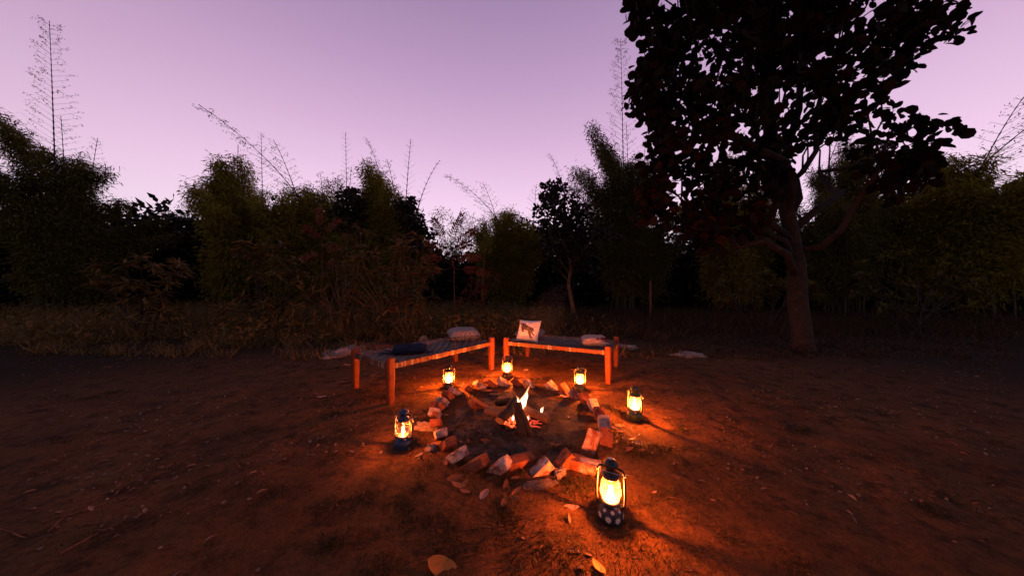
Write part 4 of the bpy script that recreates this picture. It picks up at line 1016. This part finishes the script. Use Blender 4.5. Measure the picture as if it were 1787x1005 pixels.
cushion('plump zigzag-patterned cushion on the far end of the left charpai', (p.x, p.y, zt_l+.075), (.06, -.02, rz_l-.55), .47, .42, .17, M['zigzag'], 1, M['dark_piping'])
p = W(715, 605, 3.62)
nav, npos = cushion('dark navy cushion with trailing ties on the left charpai', (p.x, p.y, zt_l+.030), (.05, 0, rz_l-.62), .42, .30, .095, M['navy_fabric'], 2)
for a, b in (((-.19, -.05, -.02), (-.42, -.09, -.052)), ((-.19, .02, -.02), (-.36, .03, -.05)), ((.19, -.08, -.02), (.33, -.18, -.05))):
    mb = MB(); pts = smoothnoise_path(a, b, 7, .03, a[0]); vs_ = []; fs = []
    for k, q_ in enumerate(pts):
        d = (pts[min(6, k+1)]-pts[max(0, k-1)]); sd = Vector((-d.y, d.x, 0)).normalized()*.018; vs_ += [q_-sd, q_+sd, q_+sd+Vector((0, 0, .006)), q_-sd+Vector((0, 0, .006))]
    for k in range(6):
        for w in range(4): fs.append((k*4+w, k*4+(w+1) % 4, k*4+4+(w+1) % 4, k*4+4+w))
    fs.append((24, 25, 26, 27)); mb.add(vs_, fs); mb.build('tie', M['navy_fabric'], nav)
ang = rz_r
p = W(921, 580, 4.42)
upv = Vector((.41, .91, 0))
tc_, tpos = cushion('white square cushion printed with a striped big cat, propped on the right charpai', (p.x+.01, p.y-.03, zt_r+.142), (PI/2-.50, 0, ang), .35, .335, .12, M['white_fabric'], 3)
# the printed big cat: flat shapes laid on the cushion face (u,v in -1..1)
def pix(x, y):   # pixel of the 1206x1005 enlargement -> u,v on the cushion
    v = 1-2*(y-140)/(815-140); xl = 255+(95-255)*(y-140)/(675); xr = 1040+(905-1040)*(y-140)/(675); return (-1+2*(x-xl)/(xr-xl), v)
def decal(polys, name, mat, parent, lift):
    for poly in polys:
        bm = bmesh.new(); vs2 = [bm.verts.new((u, v, 0)) for u, v in [pix(*q_) for q_ in poly]]; bm.faces.new(vs2)
        bmesh.ops.triangulate(bm, faces=bm.faces[:]); bmesh.ops.subdivide_edges(bm, edges=bm.edges[:], cuts=3, use_grid_fill=True); bmesh.ops.triangulate(bm, faces=bm.faces[:])
        for v in bm.verts: q_ = tpos(v.co.x, v.co.y, 1); v.co = q_+Vector((0, 0, lift))
        bmesh.ops.recalc_face_normals(bm, faces=bm.faces[:]); me = bpy.data.meshes.new(name); bm.to_mesh(me); bm.free(); link(name, me, mat, parent)
M['cat_body'] = fabric('cat_body', (.10, .075, .055), (.17, .125, .09)); M['cat_line'] = fabric('cat_line', (.03, .018, .012), (.05, .03, .02))
body = [(245, 280), (300, 292), (400, 295), (470, 300), (540, 340), (620, 395), (690, 390), (760, 420), (815, 470), (840, 530), (820, 550), (790, 510), (775, 560), (800, 610), (850, 635), (820, 665), (770, 640), (735, 590), (715, 600), (720, 680), (765, 740), (700, 755), (650, 690), (610, 590), (590, 520), (500, 505), (440, 500), (430, 530), (470, 540), (430, 580), (390, 560), (365, 500), (350, 420), (345, 325), (250, 300)]
decal([body], 'cat_print', M['cat_body'], tc_, .0022)
stripes = [[(400, 295), (470, 300), (540, 340), (620, 395), (615, 410), (530, 360), (460, 320), (400, 312)], [(245, 280), (345, 297), (345, 318), (250, 302)], [(275, 195), (310, 172), (340, 185), (300, 202)], [(690, 390), (760, 420), (815, 470), (840, 530), (822, 535), (795, 475), (740, 430), (688, 408)],
           [(420, 330), (440, 330), (455, 400), (440, 420)], [(490, 340), (508, 345), (520, 420), (505, 430)], [(560, 380), (578, 390), (575, 460), (560, 450)], [(380, 400), (400, 400), (410, 480), (395, 490)], [(640, 420), (660, 420), (640, 500), (625, 490)], [(700, 440), (715, 440), (735, 500), (720, 505)],
           [(610, 590), (630, 580), (690, 690), (765, 740), (700, 755), (650, 690)], [(740, 590), (765, 590), (810, 630), (850, 635), (820, 665), (770, 640)], [(365, 500), (385, 495), (410, 545), (455, 545), (430, 580), (390, 560)]]
decal(stripes, 'cat_stripe', M['cat_line'], tc_, .0034)
p = W(925, 588, 4.72)
cushion('flat grey-brown cushion lying behind the big-cat cushion', (p.x, p.y, zt_r+.055), (.10, 0, ang+.15), .46, .30, .13, M['grey_fabric'], 4)
p = W(1037, 600, 4.05)
cushion('pinkish cushion with red blotches on the near end of the right charpai', (p.x, p.y, zt_r+.055), (.05, 0, ang+.30), .36, .33, .13, M['pink_fabric'], 5)

# ------------------------------------------------------------------ fallen leaves, one by one
def leaf_variant(seed):
    r = random.Random(seed); n = 8; vs_ = []; fs = []; curl = r.uniform(.08, .30); side = r.uniform(.08, .25); tw = r.uniform(-.35, .35); off = r.uniform(-.07, .07)
    for k in range(n+1):
        s = k/n; w = .5*math.sin(PI*min(1, s**.85))**.75*(1+.10*mnoise.noise(Vector((s*7, seed, 0)))); x = s-.5
        for q_ in range(-2, 3):
            v = q_/2*w*.46; z = curl*(x*x*1.6)+side*(abs(q_/2)**1.5)*w*.5+tw*x*v+.02*mnoise.noise(Vector((s*6, q_, seed))); vs_.append((x, v+off*math.sin(PI*s), z))
    for k in range(n):
        for q_ in range(4): a = k*5+q_; fs.append((a, a+5, a+6, a+1))
    vs_ += [(-.5, -.01, vs_[2][2]), (-.5, .01, vs_[2][2]), (-.68, .03*r.choice((-1, 1)), .02)]; o = len(vs_)-3; fs.append((o, o+1, o+2))
    mb = MB(); mb.add(vs_, fs, True); return mb
LV = {}
M['orange_leaf'] = leaf_mat('orange_leaf', [(.40, .13, .02), (.46, .16, .025), (.52, .19, .03)], .2, 3)  # lantern light on the two bottom leaves put into their colour
for mm in ('dead_leaf', 'dead_leaf_pale', 'orange_leaf'):
    LV[mm] = []
    for k in range(6):
        me = leaf_variant(k*3+1).mesh('fallen_leaf'); me.materials.append(M[mm]); LV[mm].append(me)
FALL = [  # px, py, length px, yaw deg, pale, tilt, label
 (772, 985, 52, -8, 0, .15, 'large folded leaf tinted orange as if lantern-lit at the bottom edge below the ring'),
 (1045, 990, 30, 115, 0, .35, 'leaf tinted bright orange as if lantern-lit, standing up at the bottom edge under the daisy lantern'),
 (998, 887, 26, -15, 1, .05, 'pale pink leaf on the earth left of the daisy lantern'),
 (846, 862, 24, 60, 1, .05, 'pale oval leaf in front of the ring, lying alone'),
 (879, 875, 24, 80, 0, .1, 'yellowish pointed leaf right of the pale oval leaf'),
 (899, 872, 22, -50, 0, .3, 'curled red-brown leaf right of the yellowish pointed leaf'),
 (902, 858, 22, 40, 0, .2, 'brown leaf below the mortar patch at the front'),
 (801, 845, 26, -10, 0, .05, 'broad tan leaf at the front left of the ring'),
 (812, 856, 20, -15, 0, .1, 'small tan leaf tucked below the broad tan leaf'),
 (813, 841, 14, 70, 0, .2, 'little curled leaf touching the broad tan leaf'),
 (794, 832, 28, 20, 0, .3, 'long narrow brown leaf under the red front-left brick'),
 (776, 808, 18, -60, 0, .2, 'orange leaf beside the lowest left whitewashed brick'),
 (882, 846, 20, 75, 0, .4, 'crumpled orange leaf just below the front bricks'),
 (900, 835, 18, 20, 0, .3, 'brown leaf wedged under the front bricks'),
 (731, 795, 14, 40, 1, .3, 'small bright leaf fragment right of the navy lantern base'),
 (760, 777, 20, 20, 0, .3, 'orange scrap of leaf against the left bricks'),
 (1104, 769, 14, 15, 1, .1, 'short pale leaf, topmost of the four right of the ring'),
 (1113, 778, 18, -15, 1, .1, 'slender pale leaf, rightmost of the four right of the ring'),
 (1096, 787, 22, -40, 0, .1, 'broad brown leaf, lowest of the four right of the ring'),
 (1120, 789, 14, -25, 0, .1, 'small brown leaf beside the slender pale leaf'),
 (1073, 750, 14, -50, 1, .3, 'narrow pale leaf against the right side of the ring'),
 (1084, 757, 18, -8, 0, .1, 'thin leaf lying between the ring and the green lantern'),
 (1082, 745, 18, 5, 0, .1, 'thin brown leaf nearest the green lantern base'),
 (1070, 776, 16, -70, 0, .3, 'dark curled leaf behind the leaning brick'),
 (970, 775, 16, -30, 0, .2, 'pinkish leaf inside the ring near its right front'),
 (848, 767, 18, 0, 0, .05, 'yellowish leaf inside the ring near its front'),
 (850, 684, 20, -15, 0, .1, 'brown leaf inside the back of the ring'),
 (864, 689, 20, 0, 0, .05, 'flat greyish leaf inside the ring behind the logs'),
 (979, 688, 12, -20, 1, .1, 'small leaf inside the back right of the ring'),
 (985, 693, 16, -15, 1, .1, 'larger leaf inside the back right of the ring'),
 (996, 694, 14, -60, 0, .2, 'leaf leaning on the back right bricks'),
 (779, 726, 14, -40, 0, .2, 'leaf inside the left side of the ring'),
 (918, 647, 10, 10, 1, .1, 'tiny pale leaf on the lit earth right of the middle lantern'),
 (725, 685, 12, -10, 1, .1, 'pale leaf crumb on the lit earth under the left charpai'),
 (592, 669, 18, 10, 0, .1, 'brown leaf on the earth left of the left charpai'),
 (604, 668, 14, 15, 0, .1, 'small leaf next to the brown leaf left of the left charpai'),
 (561, 692, 16, 40, 1, .2, 'pale leaf at the left border of the picture'),
 (650, 657, 10, 50, 0, .2, 'small leaf between the left charpai legs'),
 (606, 638, 14, 30, 0, .2, 'leaf lying before the broad pale rock'),
 (1002, 647, 14, -10, 0, .1, 'brown leaf beneath the right charpai'),
 (1020, 636, 14, -20, 0, .1, 'leaf under the right charpai near its front leg'),
 (1146, 640, 12, -15, 0, .1, 'leaf on the dark earth beyond the right charpai'),
 (1180, 668, 12, 10, 0, .1, 'leaf on the bare earth at the right'),
 (1100, 835, 16, -40, 0, .2, 'dark leaf right of the daisy lantern top'),
 (1175, 838, 22, -15, 0, .1, 'long leaf on the orange earth at the right border'),
 (1142, 862, 10, 20, 1, .1, 'tiny pale leaf right of the daisy lantern'),
]
for k, (px, py, lp, yaw, pale, tilt, lab) in enumerate(FALL):
    p = G(px, py); L_ = lp/F*p.y*1.05; wd = random.uniform(.8, 1.2)
    o = bpy.data.objects.new('fallen_leaf', random.choice(LV['orange_leaf' if k < 2 else 'dead_leaf_pale' if pale else 'dead_leaf'])); COL.objects.link(o)
    o.location = (p.x, p.y, p.z+.004+.18*tilt*L_); o.rotation_euler = (random.gauss(0, .12)+tilt*.5, random.gauss(0, .12)-tilt*.4, math.radians(yaw)); o.scale = (L_, L_*wd, L_)
    put(o, lab, 'leaf', 'fallen leaves on the clearing')

# ------------------------------------------------------------------ thin smoke drifting off the fire
def smoke():
    m, t, out = mat_new('smoke'); v = N(t, 'ShaderNodeVolumePrincipled', {'Color': (.75, .74, .80, 1), 'Density': .016, 'Anisotropy': .2}); t.links.new(v.outputs[0], out.inputs['Volume'])
    pts = [Vector((.08, 2.66, .22)), Vector((.13, 2.85, .40)), Vector((.26, 3.3, .62)), Vector((.44, 3.9, .82)), Vector((.68, 4.7, 1.0)), Vector((.95, 5.6, 1.15)), Vector((1.2, 6.4, 1.25))]
    mb = MB(); fine = [path_at(pts, k/24) for k in range(25)]; mb.tube([p-pts[0]*0 for p in fine], [(.03+.016*k)*(1+.25*mnoise.noise(Vector((k*.6, 1, 0))))*(1 if k < 12 else max(.02, 1-((k-12)/12)**1.6)) for k in range(25)], 12)
    o = mb.build('smoke', m); put(o, 'faint thin smoke drifting away behind the campfire', 'smoke', kind='stuff')
smoke()
